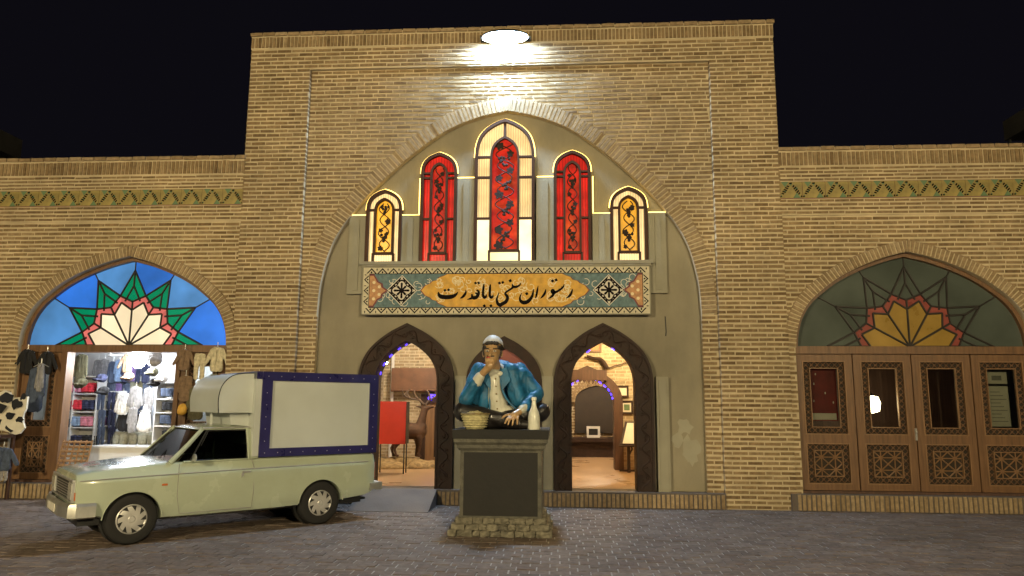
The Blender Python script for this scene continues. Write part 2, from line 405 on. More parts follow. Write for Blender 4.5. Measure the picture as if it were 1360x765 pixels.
PROF_BIG = [(1, 0), (.985, .17), (.925, .36), (.80, .53), (.66, .665), (.50, .795), (.327, .905), (.16, .967), (0, 1)]
PROF_WING = [(1, 0), (.985, .16), (.94, .33), (.86, .48), (.75, .60), (.60, .73), (.42, .84), (.21, .935), (0, 1)]
PROF_DOOR = [(1, 0), (.985, .15), (.93, .33), (.80, .53), (.60, .70), (.36, .845), (.17, .93), (0, 1)]
PROF_WIN = [(1, 0), (.96, .30), (.84, .56), (.62, .76), (.36, .89), (.15, .965), (0, 1)]
def arch(prof, cx, half, zs, za, n=5):
    h = smooth_line(prof, n)
    L = [(cx - x * half, zs + z * (za - zs)) for x, z in h]
    return L + [(2 * cx - x, z) for x, z in reversed(L[:-1])]
def offset(line, d):
    "offset an arch polyline outwards (left to right over the top)"
    out = []
    for i, p in enumerate(line):
        a = np.array(line[max(i - 1, 0)]); b = np.array(line[min(i + 1, len(line) - 1)]); t = b - a; t /= max(np.hypot(*t), 1e-9)
        out.append((p[0] - t[1] * d, p[1] + t[0] * d))
    return out
def at_z(line, z, side):
    "x where an arch line crosses height z on one side (None above the apex)"
    h = len(line) // 2; seg = line[:h + 1] if side < 0 else line[h:]
    for (x0, z0), (x1, z1) in zip(seg, seg[1:]):
        if min(z0, z1) <= z <= max(z0, z1) and abs(z1 - z0) > 1e-9: return x0 + (x1 - x0) * (z - z0) / (z1 - z0)
    return None

# ------------------------------------------------------------------ bricks
UNIT = {}
def unit_brick(mat):
    if mat not in UNIT:
        b = MB(); b.box(0, 1, 0, 1, 0, 1); UNIT[mat] = b.mesh('brick_' + mat, mat, smooth=False)
    return UNIT[mat]
def course_rects(xa, xb, z0, z1, y, course=.08, length=.265, jx=.022, jz=.034, spans=None):
    "running bond; spans(z) -> list of free x intervals"
    out = []; n = int(round((z1 - z0) / course))
    for k in range(n):
        zb = z0 + k * (z1 - z0) / n; zt = zb + (z1 - z0) / n
        for (a, b) in (spans((zb + zt) / 2) if spans else [(xa, xb)]):
            x = a - (random.random() * .04 + (.5 if k % 2 else 0)) * length
            while x < b:
                l = length * random.uniform(.94, 1.06)
                p, q = max(x + jx / 2, a), min(x + l - jx / 2, b)
                if q - p > .035:
                    e = random.uniform(-.003, .003)
                    out.append((p, q, zb + jz / 2 + e, zt - jz / 2 + e + random.uniform(-.003, .003), y + random.uniform(-.004, .004)))
                x += l
    return out
def edge(x0, x1, y, depth):
    "bricks at the inner edge of the portal pilasters turn the corner into the recess"
    if abs(y - .08) < .006:
        if abs(x1 + 3.76) < .002: return x0, x1 + .007, depth + .083
        if abs(x0 - 3.76) < .002: return x0 - .007, x1, depth + .083
    return x0, x1, depth
def lay(rects, parent, mat, depth=.014, name='brick', limit=300):
    "rects (x0,x1,z0,z1,y): the pieces largest in view become objects, the rest one stuff mesh"
    vis = []; rest = []
    for r in rects:
        px, py, z = proj(((r[0] + r[1]) / 2, r[4], (r[2] + r[3]) / 2))
        (vis if -5 < px < 1365 and -5 < py < 770 and (r[1] - r[0]) > .12 else rest).append((z - (r[1] - r[0]) * 4, r))
    vis.sort(key=lambda t: t[0])
    for _, (x0, x1, z0, z1, y) in vis[:limit]:
        x0, x1, d = edge(x0, x1, y, depth)
        o = link(name, unit_brick(mat), parent, (x0, y - depth, z0), scale=(x1 - x0, d, z1 - z0)); o.rotation_euler = (random.uniform(-.04, .04), random.uniform(-.012, .012), random.uniform(-.006, .006))
    rest = [r for _, r in vis[limit:]] + [r for _, r in rest]
    if rest:
        b = MB()
        for x0, x1, z0, z1, y in rest:
            x0, x1, d = edge(x0, x1, y, depth); b.box(x0, x1, y - depth, y - depth + d, z0, z1)
            for q in range(len(b.v) - 8, len(b.v)): u_, v_, w_ = b.v[q]; b.v[q] = (u_ + random.uniform(-.004, .004), v_ + random.uniform(-.0025, .0025), w_ + random.uniform(-.0035, .0035))
        stuff(b.build(name + 'work', mat, parent, smooth=False))
def voussoirs(inner, outer, y0, y1, step, parent, mat='brick_pale', gap=.018, name='voussoir'):
    L = [0]
    for a, b in zip(outer, outer[1:]): L.append(L[-1] + math.hypot(b[0] - a[0], b[1] - a[1]))
    def q(line, s):
        for i in range(len(L) - 1):
            if L[i + 1] >= s:
                t = (s - L[i]) / (L[i + 1] - L[i]); return (line[i][0] + (line[i + 1][0] - line[i][0]) * t, line[i][1] + (line[i + 1][1] - line[i][1]) * t)
        return line[-1]
    n = int(L[-1] / step); st = L[-1] / n
    for k in range(n):
        s0, s1 = k * st + gap / 2, (k + 1) * st - gap / 2
        j = random.uniform(-.012, .008); d = random.uniform(-.006, .004)
        o0, o1, i0, i1 = q(outer, s0), q(outer, s1), q(inner, s0), q(inner, s1)
        m = MB(); m.prism([i0, i1, (o1[0] + (o1[0] - i1[0]) * j, o1[1] + (o1[1] - i1[1]) * j), (o0[0] + (o0[0] - i0[0]) * j, o0[1] + (o0[1] - i0[1]) * j)], y0 + d, y1)
        m.build(name, mat, parent, smooth=False)
def soldiers(x0, x1, z0, z1, y, parent, mat='brick', step=.07, name='soldier_brick', depth=.02, gap=.022):
    n = int((x1 - x0) / step); st = (x1 - x0) / n
    for k in range(n):
        link(name, unit_brick(mat), parent, (x0 + k * st + gap / 2 + random.uniform(-.003, .003), y - depth + random.uniform(-.003, .003), z0), scale=(st - gap, depth, z1 - z0 + random.uniform(-.008, .004)))

# ================================================================== GROUND
g = MB(); g.add([(-70, -70, -.03), (70, -70, -.03), (70, 60, -.03), (-70, 60, -.03)], [(0, 1, 2, 3)])
m, n_, l_, b_ = nt('far_paving'); MATS['far_paving'] = m
_tc = n_.new('ShaderNodeTexCoord'); _bt = n_.new('ShaderNodeTexBrick'); _bt.inputs['Scale'].default_value = 1.0
_bt.inputs['Brick Width'].default_value = .215; _bt.inputs['Row Height'].default_value = .165; _bt.inputs['Mortar Size'].default_value = .007
_bt.inputs['Color1'].default_value = (.13, .113, .106, 1); _bt.inputs['Color2'].default_value = (.155, .133, .123, 1); _bt.inputs['Mortar'].default_value = (.28, .255, .23, 1)
l_.new(_tc.outputs['Object'], _bt.inputs[0]); l_.new(_bt.outputs[0], b_.inputs['Base Color']); b_.inputs['Roughness'].default_value = .8
ground = struct(g.build('ground', 'far_paving', smooth=False))
jb = MB(); jb.box(-12.2, 12.2, -8.0, .3, -.029, -.007); struct(jb.build('paving_bed', 'sand_joint', smooth=False))
paving = struct(MB().box(-12.2, 12.2, -8.01, -8.0, -.028, .0).build('paving_edge', 'concrete', smooth=False))
paving.name = 'pavement'
PL, PW = .215, .165
prow = []
y = -8.0 + .004; k = 0
while y < .25:
    x = -12.2 + (PL / 2 if k % 2 else 0) + random.uniform(-.02, .02)
    while x < 12.2 - PL:
        prow.append((x, y)); x += PL + random.uniform(-.002, .004)
    y += PW; k += 1
ub = MB(); ub.box(0, 1, 0, 1, 0, 1); pav_me = ub.mesh('paver', 'paver', smooth=False)
vis, rest = [], []
for x, y in prow:
    px, py, z = proj((x + PL / 2, y + PW / 2, 0))
    (vis if 5 < px < 1355 and py < 762 else rest).append((z, x, y))
vis.sort()
pb = MB()
def pav_dims(x, y):
    h = random.uniform(-.006, .004)
    return x + .006, y + .006, PL - .012 - random.uniform(0, .006), PW - .012 - random.uniform(0, .005), h
for i, (z, x, y) in enumerate(vis + rest):
    a, b, lx, ly, h = pav_dims(x, y)
    if i < 300:
        link('paver', pav_me, paving, (a, b, -.02), scale=(lx, ly, .02 + h))
    else: pb.box(a, a + lx, b, b + ly, -.02, h)
stuff(pb.build('paver_field', 'paver', paving, smooth=False))

# ================================================================== PORTAL
portal = thing('entrance_portal', 'tall central yellow brick portal with a big pointed arch and stained windows', 'building', (0, 0, 0))
HW, TOP, YP, YA = 4.925, 8.69, .08, .165
fr = MB()
fr.prism([(-HW, 0), (-HW, TOP), (HW, TOP), (HW, 0), (3.76, 0), (3.76, 8.01), (-3.76, 8.01), (-3.76, 0)], YP, 1.4)
wall = fr.build('wall', 'mortar', portal, smooth=False)
A_IN = arch(PROF_BIG, .03, 3.455, 3.3, 7.14); A_OUT = offset(A_IN, .27)
pn = MB()
pn.prism([(-3.765, 0), (-3.765, 8.015), (3.765, 8.015), (3.765, 0), (3.485, 0)] + list(reversed(A_IN)) + [(-3.425, 0)], YA, .9)
pn.build('arch_panel', 'mortar', portal, smooth=False)
def sp_frame(z): return [(-HW, HW)] if z > 8.01 else [(-HW, -3.76), (3.76, HW)]
rects = course_rects(0, 0, 0, 8.43, YP, spans=sp_frame)
def sp_panel(z):
    if z < 3.3: return [(-3.75, -3.41), (3.47, 3.75)]
    l, r = at_z(A_OUT, z, -1), at_z(A_OUT, z, 1)
    if l is None or abs(l) < .02: return [(-3.75, 3.75)]
    return [s for s in ((-3.75, l + .06), (r - .06, 3.75)) if s[1] - s[0] > .05]
rects += course_rects(0, 0, 0, 8.01, YA, spans=sp_panel)
lay(rects, wall, 'brick')
ring = MB(); ring.band(offset(A_IN, -.005), offset(A_IN, .255), YA - .022, YA + .05)
ring = ring.build('arch_ring', 'mortar', portal)
voussoirs(A_IN, A_OUT, YA - .035, YA + .03, .078, ring, gap=.024)
co = MB(); co.box(-HW - .01, HW + .01, YP - .012, 1.4, 8.44, 8.695)
co = co.build('cornice', 'mortar', portal, smooth=False)
soldiers(-HW - .01, HW + .01, 8.465, 8.67, YP - .012, co)
cp = course_rects(-HW - .03, HW + .03, 8.698, 8.768, YP - .02, course=.07, length=.25, jz=.006)
lay([(a, b, c, d, y) for a, b, c, d, y in cp], co, 'brick_pale', depth=.03, name='cap_brick')
MB().box(-HW - .02, HW + .02, YP - .02, 1.42, 8.697, 8.76).build('coping', 'mortar', portal, smooth=False)
# plaster back wall of the niche with two door openings
DCX = (-1.745, 1.745)
def door_line(cx, half, zs, za, z0=.25): return [(cx - half, z0)] + arch(PROF_DOOR, cx, half, zs, za) + [(cx + half, z0)]
out = [(-3.45, .2)] + offset(A_IN, .04) + [(3.5, .2)]
o2 = out + list(reversed(door_line(DCX[1], .70, 2.1, 2.98, .2))) + list(reversed(door_line(DCX[0], .70, 2.1, 2.98, .2)))
pw = MB().prism(o2, .28, .52).build('plaster_wall', 'plaster', portal, smooth=False)
# plinth
pl = MB().box(-3.76, 3.755, .02, .6, 0, .262).build('plinth', 'concrete', portal, smooth=False)
soldiers(-1.12, 3.74, .015, .235, .022, pl, name='plinth_brick', mat='brick_pale', step=.075, gap=.026)
soldiers(-3.74, -2.5, .015, .235, .022, pl, name='plinth_brick', mat='brick_pale', step=.075, gap=.026)
rp = MB(); v = [(-2.45, -.78, .004), (-1.13, -.78, .004), (-1.13, .02, .262), (-2.45, .02, .262), (-2.45, -.78, -.01), (-1.13, -.78, -.01), (-1.13, .02, -.01), (-2.45, .02, -.01)]
rp.add(v, [(0, 1, 2, 3), (0, 4, 5, 1), (1, 5, 6, 2), (3, 7, 4, 0), (7, 6, 5, 4), (2, 6, 7, 3)])
tag(rp.build('ramp', 'concrete', smooth=False), 'grey concrete ramp leading up to the left doorway', 'ramp')
# carved door frames
def vine(mb, line, y, amp, wl, r):
    "wavy carved tendril along a polyline with leaves"
    L = 0; pts = []
    for (a, b) in zip(line, line[1:]):
        d = np.array(b) - np.array(a); s = np.hypot(*d); n = max(1, int(s / .02)); t = d / max(s, 1e-9)
        for k in range(n):
            p = np.array(a) + d * k / n; q = math.sin(2 * math.pi * L / wl) * amp
            pts.append((p[0] - t[1] * q, y, p[1] + t[0] * q)); L += s / n
    mb.tube(pts, r, 5)
    for i in range(0, len(pts) - 3, max(3, int(wl / .06))):
        p = Vector(pts[i]); q = Vector(pts[i + 2]); d = (q - p).normalized(); sd = Vector((-d.z, 0, d.x)) * (1 if (i // 3) % 2 else -1)
        c = p + sd * r * 3.2
        mb.ell(c, (r * 1.3, r * .8, r * 2.6), 6, 4, rot=Matrix.Rotation(random.uniform(0, 6), 3, 'Y'))
for k, cx in enumerate(DCX):
    inn, outr = door_line(cx, .555, 2.1, 2.83, .263), door_line(cx, .85, 2.1, 3.135, .263)
    dw = MB().band(inn, outr, .13, .60).build('door_frame', 'wood_dark', portal)
    mid = [((a[0] + b[0]) / 2, (a[1] + b[1]) / 2) for a, b in zip(inn, outr)]
    cv = MB(); vine(cv, mid, .128, .07, .34, .016); cv.build('carving', 'wood_dark', dw)
    ed = MB(); ed.band(offset(outr, -.035), offset(outr, .012), .10, .2); ed.band(offset(inn, .0), offset(inn, .035), .11, .2)
    ed.build('moulding', 'wood_dark', dw)
    h = inn[1:-1]; q = offset(h, -.012)
    for i in (range(6, 34, 6) if k == 0 else (22, 44)): MB().tube([(q[i][0], .42, q[i][1]), (q[i + 2][0], .42, q[i + 2][1])], .008, 6).build('led_spot', 'led_blue', dw)
# middle closed arched window of red glass
inn, outr = door_line(.0, .50, 2.05, 2.70, .263), door_line(.0, .68, 2.05, 2.92, .263)
dw = MB().band(inn, outr, .17, .34).build('arched_window', 'wood_dark', portal)
MB().prism(inn, .25, .262).build('pane', 'dull_red', dw, smooth=False)
br = MB()
for z in (.95, 1.6, 2.05): br.box(-.5, .5, .215, .25, z - .025, z + .025)
for x in (-.25, 0, .25): br.box(x - .02, x + .02, .218, .25, .263, 2.45)
vine(br, [(-.13, 1.2), (-.13, 2.4)], .235, .09, .3, .02); vine(br, [(.13, 1.2), (.13, 2.4)], .235, .09, .3, .02)
br.build('glazing_bars', 'wood_dark', dw)
for x0 in (-2.88, -.885, .665, 2.66):
    s = MB(); s.box(x0, x0 + .21, .17, .28, .262, 2.21); s.box(x0 + .04, x0 + .17, .145, .18, .262, 2.15)
    s.build('plaster_pilaster', 'plaster_trim', portal, smooth=False)
# faded patches and a cable on the plaster
MB().tube([(2.86, .272, 3.28), (2.87, .270, 3.0), (2.86, .268, 2.93)], .010, 6).build('cable_stub', 'black_metal', portal)
for cx, cz, s in ((3.15, 1.35, .13), (3.22, 1.0, .17), (3.02, 1.12, .10), (3.28, .82, .10)):
    P = [(cx + math.cos(a) * s * random.uniform(.6, 1.2), cz + math.sin(a) * s * random.uniform(.7, 1.5)) for a in [2 * math.pi * i / 14 for i in range(14)]]
    MB().add([(cx, .2775 - s * .01, cz)] + [(x, .2775 - s * .01, z) for x, z in P], [(0, 1 + i, 1 + (i + 1) % 14) for i in range(14)]).build('bare_patch', 'plaster_trim', portal, smooth=False)

# stepped window surround with LED edging
su = MB()
for s in (-1, 1):
    def bx(a, b, z0, z1, yf=.19): su.box(min(a * s, b * s), max(a * s, b * s), yf, .281, z0, z1)
    bx(2.90, 2.585, 3.69, 5.16); bx(1.915, 1.585, 4.2, 5.155); bx(.895, .565, 4.2, 5.855)
    bx(2.80, 2.70, 3.75, 5.08, .172); bx(1.80, 1.70, 4.27, 5.08, .172); bx(.78, .68, 4.27, 5.78, .172)
su.box(-2.6, 2.6, .19, .281, 3.69, 4.2)
su = su.build('window_surround', 'plaster_trim', portal, smooth=False)
sl = MB(); sl.box(-2.64, 2.64, .04, .285, 4.205, 4.262); sl.box(-2.61, 2.61, .07, .285, 4.172, 4.206)
sl = sl.build('sill', 'plaster_trim', portal, smooth=False)
x = -2.5
while x < 2.5:
    MB().box(x, x + .12, .062, .071, 4.178, 4.2).build('dentil', 'ink_grey', sl, smooth=False); x += .235
led = MB()
for s in (-1, 1):
    led.tube([(s * 2.90, .2, 5.17), (s * 2.60, .2, 5.17)], .011, 6)
    led.tube([(s * 1.91, .2, 5.165), (s * 1.60, .2, 5.165), (s * 1.60, .2, 5.86)], .011, 6)
    led.tube([(s * .895, .2, 5.865), (s * .575, .2, 5.865)], .011, 6)

def stained(cx, half, zs, za, z0, ihalf, izs, iza, iz0, kind):
    fo = [(cx - half, z0)] + arch(PROF_WIN, cx, half, zs, za) + [(cx + half, z0)]
    fi = [(cx - half + .055, z0)] + arch(PROF_WIN, cx, half - .055, zs, za - .06) + [(cx + half - .055, z0)]
    w = MB().band(fi, fo, .15, .283).build('stained_window', 'window_frame', portal)
    io = arch(PROF_WIN, cx, ihalf, izs, iza); ii = arch(PROF_WIN, cx, ihalf - .04, izs, iza - .045)
    b = MB(); b.band([(cx - ihalf + .04, iz0)] + ii + [(cx + ihalf - .04, iz0)], [(cx - ihalf, iz0)] + io + [(cx + ihalf, iz0)], .165, .24)
    b.box(cx - ihalf, cx + ihalf, .165, .24, iz0 - .045, iz0)
    xo, xi = half - .05, ihalf - .005
    levels = [z0, 5.08, 5.86] if za > 6 else [z0]
    levels = [z for z in levels if z < zs - .05] + [zs]
    for z in levels[1:]:
        for s in (-1, 1): b.box(cx + min(s * xi, s * xo), cx + max(s * xi, s * xo), .168, .24, z - .018, z + .018)
    if kind == 'c': b.box(cx - .022, cx + .022, .166, .24, iza - .01, za - .03)
    for s in (-1, 1): b.box(cx + s * ihalf - .018, cx + s * ihalf + .018, .165, .24, z0, iz0 - .02)
    b.build('glazing_bars', 'window_frame', w)
    outer = {'c': ['pane_white', 'pane_cream', 'pane_cream'], 'r': ['pane_red'] * 3, 'y': ['pane_cream'] * 3}[kind]
    for s in (-1, 1):
        for i, (a, c) in enumerate(zip(levels, levels[1:])):
            q = MB(); q.box(cx + min(s * xi, s * xo), cx + max(s * xi, s * xo), .235, .262, a, c)
            q.build('pane', outer[min(i, 2)], w, smooth=False)
        # curved head pane
        A = arch(PROF_WIN, cx, half - .05, zs, za - .055); B = arch(PROF_WIN, cx, ihalf - .005, izs, iza - .005); h = len(A) // 2
        A, B = (A[:h + 1], B[:h + 1]) if s < 0 else (A[h:], B[h:])
        q = MB(); q.band(A, B, .235, .262); q.build('pane', outer[2], w, smooth=False)
    q = MB(); q.box(cx - ihalf, cx + ihalf, .235, .262, z0, iz0 - .02); q.build('pane', {'c': 'pane_white', 'r': 'pane_red', 'y': 'pane_cream'}[kind], w, smooth=False)
    q = MB(); q.prism([(cx - ihalf + .03, iz0)] + ii + [(cx + ihalf - .03, iz0)], .238, .262); q.build('pane', 'pane_yellow' if kind == 'y' else 'pane_red_deep', w, smooth=False)
    # grape vine fretwork over the inner pane
    t = MB(); hw_ = ihalf - .05; H = iza - iz0; n = int(H / .05)
    for ph, am in ((0, .75), (math.pi * .9, .6)):
        P = smooth_line([(cx + math.sin(ph + k * .62) * hw_ * am, iz0 + .02 + k * (H - .12) / n) for k in range(n + 1)], 3)
        t.tube([(x, .222, z) for x, z in P], .010, 5)
    rnd = random.Random(int(cx * 100))
    k = 0; z = iz0 + .08
    while z < iza - .15:
        x = cx + (hw_ * .45) * (1 if k % 2 else -1); s_ = hw_ * rnd.uniform(.30, .44)
        if k % 3 == 1:      # bunch of grapes
            for j in range(11):
                rr = j // 4; t.ell((cx + rnd.uniform(-1, 1) * (hw_ * .5 - rr * .03), .22, z + .1 - rr * .06 + rnd.uniform(-.02, .02)), (.027, .012, .030), 7, 4)
        else:               # lobed leaf
            P = []
            a0 = rnd.uniform(0, 6)
            for j in range(20):
                a = 2 * math.pi * j / 20; rr = s_ * (.62 + .38 * abs(math.cos(2.5 * a))); P.append((x + rr * math.cos(a + a0), z + rr * math.sin(a + a0)))
            P = [(min(max(px_, cx - hw_), cx + hw_), pz) for px_, pz in P]
            t.prism(P, .214, .224)
        z += rnd.uniform(.13, .19); k += 1
    t.build('fretwork', 'tracery', w, smooth=False)
    led.tube([(x, .20, z) for x, z in offset(arch(PROF_WIN, cx, half, zs, za), .012)], .010, 6)
stained(-2.25, .335, 5.26, 5.645, 4.262, .19, 5.22, 5.49, 4.46, 'y')
stained(-1.24, .34, 5.95, 6.35, 4.262, .165, 5.9, 6.16, 4.46, 'r')
stained(-.02, .555, 6.25, 6.985, 4.262, .275, 6.2, 6.65, 4.50, 'c')
stained(1.225, .34, 5.95, 6.35, 4.262, .165, 5.9, 6.16, 4.46, 'r')
stained(2.24, .335, 5.26, 5.645, 4.262, .19, 5.22, 5.49, 4.46, 'y')
led.build('led_strip', 'led_warm', su)

# ---------------------------------------------------------------- rooms behind the doors
FZ = .266
fl = MB().box(-3.6, 4.4, .5, 9.2, .05, FZ).build('room_floor', 'floor_tile', portal, smooth=False)
MB().box(-3.9, 4.6, .52, 9.4, 3.9, 4.0).build('room_ceiling', 'ceiling', portal, smooth=False)
MB().box(-4.9, 4.9, 1.4, 9.5, 8.3, 8.5).build('roof', 'roof_mud', portal, smooth=False)
def room_wall(x0, x1, y, z1=3.9, hole=None, mat='brick_room', limit=300, zlim=3.3, core='mortar_room'):
    m = MB()
    if hole:
        hl = [(hole[0] - hole[1], FZ)] + arch(PROF_DOOR, hole[0], hole[1], hole[2], hole[3]) + [(hole[0] + hole[1], FZ)]
        m.prism([(x0, FZ), (x0, z1), (x1, z1), (x1, FZ)] + list(reversed(hl)), y, y + .3)
    else: m.box(x0, x1, y, y + .2, FZ, z1)
    w = m.build('room_wall', core, portal, smooth=False)
    def sp(z):
        if not hole: return [(x0, x1)]
        if z < hole[2]: return [(x0, hole[0] - hole[1]), (hole[0] + hole[1], x1)]
        a, b = at_z(hl, z, -1), at_z(hl, z, 1)
        return [(x0, x1)] if a is None else [(x0, a), (b, x1)]
    rc = course_rects(x0, x1, FZ, FZ + .08 * int((zlim - FZ) / .08), y, spans=sp, jz=.024)
    lay(rc, w, mat, limit=limit); return w
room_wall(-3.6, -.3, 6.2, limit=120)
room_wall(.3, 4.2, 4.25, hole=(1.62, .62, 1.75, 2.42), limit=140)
# side walls (seen edge on)
def side_wall(x, y0, y1, facing, mat='brick_room'):
    m = MB(); m.box(x, x + .2, y0, y1, FZ, 3.9); w = m.build('room_wall', 'mortar_room', portal, smooth=False)
    b = MB(); k = 0; z = FZ; xf = x - .012 if facing < 0 else x + .2
    while z < 3.3:
        yy = y0 + (.13 if k % 2 else 0)
        while yy < y1 - .26:
            b.box(xf, xf + .012, yy, yy + .245, z + .012, z + .068); yy += .265
        z += .08; k += 1
    stuff(b.build('brickwork', mat, w, smooth=False))
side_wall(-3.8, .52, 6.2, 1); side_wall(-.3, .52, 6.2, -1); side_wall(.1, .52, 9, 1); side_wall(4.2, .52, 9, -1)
# hearth room at the back right
w = room_wall(.3, 4.2, 8.7, limit=90, mat='brick')
hr = MB(); hl = [(2.05 - .62, .9)] + arch(PROF_WIN, 2.05, .62, 1.75, 2.25) + [(2.05 + .62, .9)]
hr.prism(hl, 8.62, 8.685); hearth = hr.build('hearth_shade_panel', 'dark_gap', portal, smooth=False)  # flat dark panel on the wall; the niche's shade is put into its colour
ho = offset(hl[1:-1], .2); voussoirs(hl[1:-1], ho, 8.55, 8.69, .09, hearth, 'brick')

# ================================================================== WINGS
def tile_mesh():
    P = .40; H = .295; m = MB()
    m.box(.004, P - .004, -.012, 0, 0, H, 0)
    y1 = -.0135
    m.sheet([(.035, H), (.165, H), (.10, H - .10)], y1, 1); m.sheet([(.235, 0), (.365, 0), (.30, .10)], y1, 1); m.sheet([(-.0 + .01, 0.02), (.05, .02), (.03, .07)], y1, 1); m.sheet([(.17, H - .02), (.23, H - .02), (.20, H - .08)], y1, 1)
    m.sheet([(.27, H * .55), (.33, H * .55), (.30, H * .72)], y1, 1); m.sheet([(.07, H * .45), (.13, H * .45), (.10, H * .28)], y1, 1)
    for (a, b) in (((.015, .02), (.195, H - .02)), ((.205, H - .02), (.385, .02))):
        a, b = np.array(a), np.array(b); d = (b - a); L = np.hypot(*d); t = d / L; nn = np.array([-t[1], t[0]])
        for k, (f, hw_) in enumerate(((.03, .014), (.24, .022), (.37, .03), (.50, .03), (.63, .03), (.76, .022), (.97, .014))):
            c = a + d * f; q = .019
            m.sheet([tuple(c + t * q - nn * hw_), tuple(c + t * q * .4 + nn * hw_), tuple(c - t * q + nn * hw_), tuple(c - t * q * .4 - nn * hw_)], y1 - .001, 2)
    return m.mesh('frieze_tile', ['tile_yellow', 'tile_green', 'tile_black', 'tile_vine'], smooth=False)
TILE = tile_mesh()
def wing(cx, s, label):
    t = thing('market_wing', label, 'building')
    x0, x1 = (s * 12.6, s * 4.9) if s < 0 else (4.9, 12.6)
    YW = .12
    AI = arch(PROF_WING, cx, 1.98, 2.72, 4.40); AO = offset(AI, .2)
    m = MB(); m.prism([(x0, 0), (x0, 5.06), (x1, 5.06), (x1, 0), (cx + 1.98, 0)] + list(reversed(AI)) + [(cx - 1.98, 0)], YW, .5)
    m.box(x0, x1, YW - .03, .5, 5.06, 6.24)
    wall = m.build('wall', 'mortar', t, smooth=False)
    def sp(z):
        if z < 2.72: return [(x0, cx - 1.98), (cx + 1.98, x1)]
        a, b = at_z(AO, z, -1), at_z(AO, z, 1)
        if a is None or abs(b - a) < .05: return [(x0, x1)]
        return [(x0, a + .05), (b - .05, x1)]
    rc = course_rects(x0, x1, .0, 5.04, YW, spans=sp) + course_rects(x0, x1, 5.07, 5.36, YW - .03, course=.0725) + course_rects(x0, x1, 5.68, 5.95, YW - .03, course=.0675)
    lay(rc, wall, 'brick')
    r = MB().band(offset(AI, -.004), offset(AI, .188), YW - .03, YW + .05).build('arch_ring', 'mortar', t)
    voussoirs(AI, AO, YW - .045, YW + .03, .075, r, gap=.024)
    c = MB().box(x0, x1, YW - .04, .5, 5.955, 6.242).build('cornice', 'mortar', t, smooth=False)
    sx0, sx1 = x0, x1
    soldiers(sx0, sx1, 5.975, 6.215, YW - .04, c, step=.075)
    lay(course_rects(x0, x1, 6.245, 6.315, YW - .05, course=.07, length=.25, jz=.006), c, 'brick_pale', depth=.03, name='cap_brick')
    MB().box(x0, x1, YW - .05, .6, 6.243, 6.308).build('coping', 'mortar', t, smooth=False)
    fz = MB().box(x0, x1, YW - .037, YW - .02, 5.362, 5.675).build('frieze', 'tile_maroon', t, smooth=False)
    x = x1 - .4 if s < 0 else x0
    while x0 - .01 <= x <= x1 - .39 and abs(x) < 12.6:
        link('frieze_tile', TILE, fz, (x, YW - .037, 5.372)); x += .4 * s
    p = MB().box(cx - 2.2, cx + 2.15, .02, .55, 0, .275).build('plinth', 'concrete', t, smooth=False)
    soldiers(cx - 2.12, cx + 2.1, .015, .265, .022, p, name='plinth_brick', mat='brick_pale', step=.078, gap=.026)
    MB().box(x0, x1, .5, 6.2, 6.0, 6.15).build('roof', 'roof_mud', t, smooth=False)
    MB().box(x0, x1, .3, 6.2, -.02, .24).build('shop_floor', 'concrete', t, smooth=False)
    MB().box(x0 if s < 0 else x1 - .1, x0 + .1 if s < 0 else x1, .5, 6.2, .25, 6.0).build('side_wall', 'room_white', t, smooth=False)
    MB().box(x0, x1, 6.0, 6.2, .25, 6.0).build('back_wall', 'room_white', t, smooth=False)
    MB().box(-5.05 if s < 0 else 4.95, -4.95 if s < 0 else 5.05, .52, 6.0, .25, 6.0).build('side_wall', 'room_white', t, smooth=False)
    return t, AI
lw, LAI = wing(-7.02, -1, 'left brick wing with glowing blue stained fan and open clothes shop')
rw, RAI = wing(7.03, 1, 'right brick wing with unlit stained fan above closed wooden shop doors')

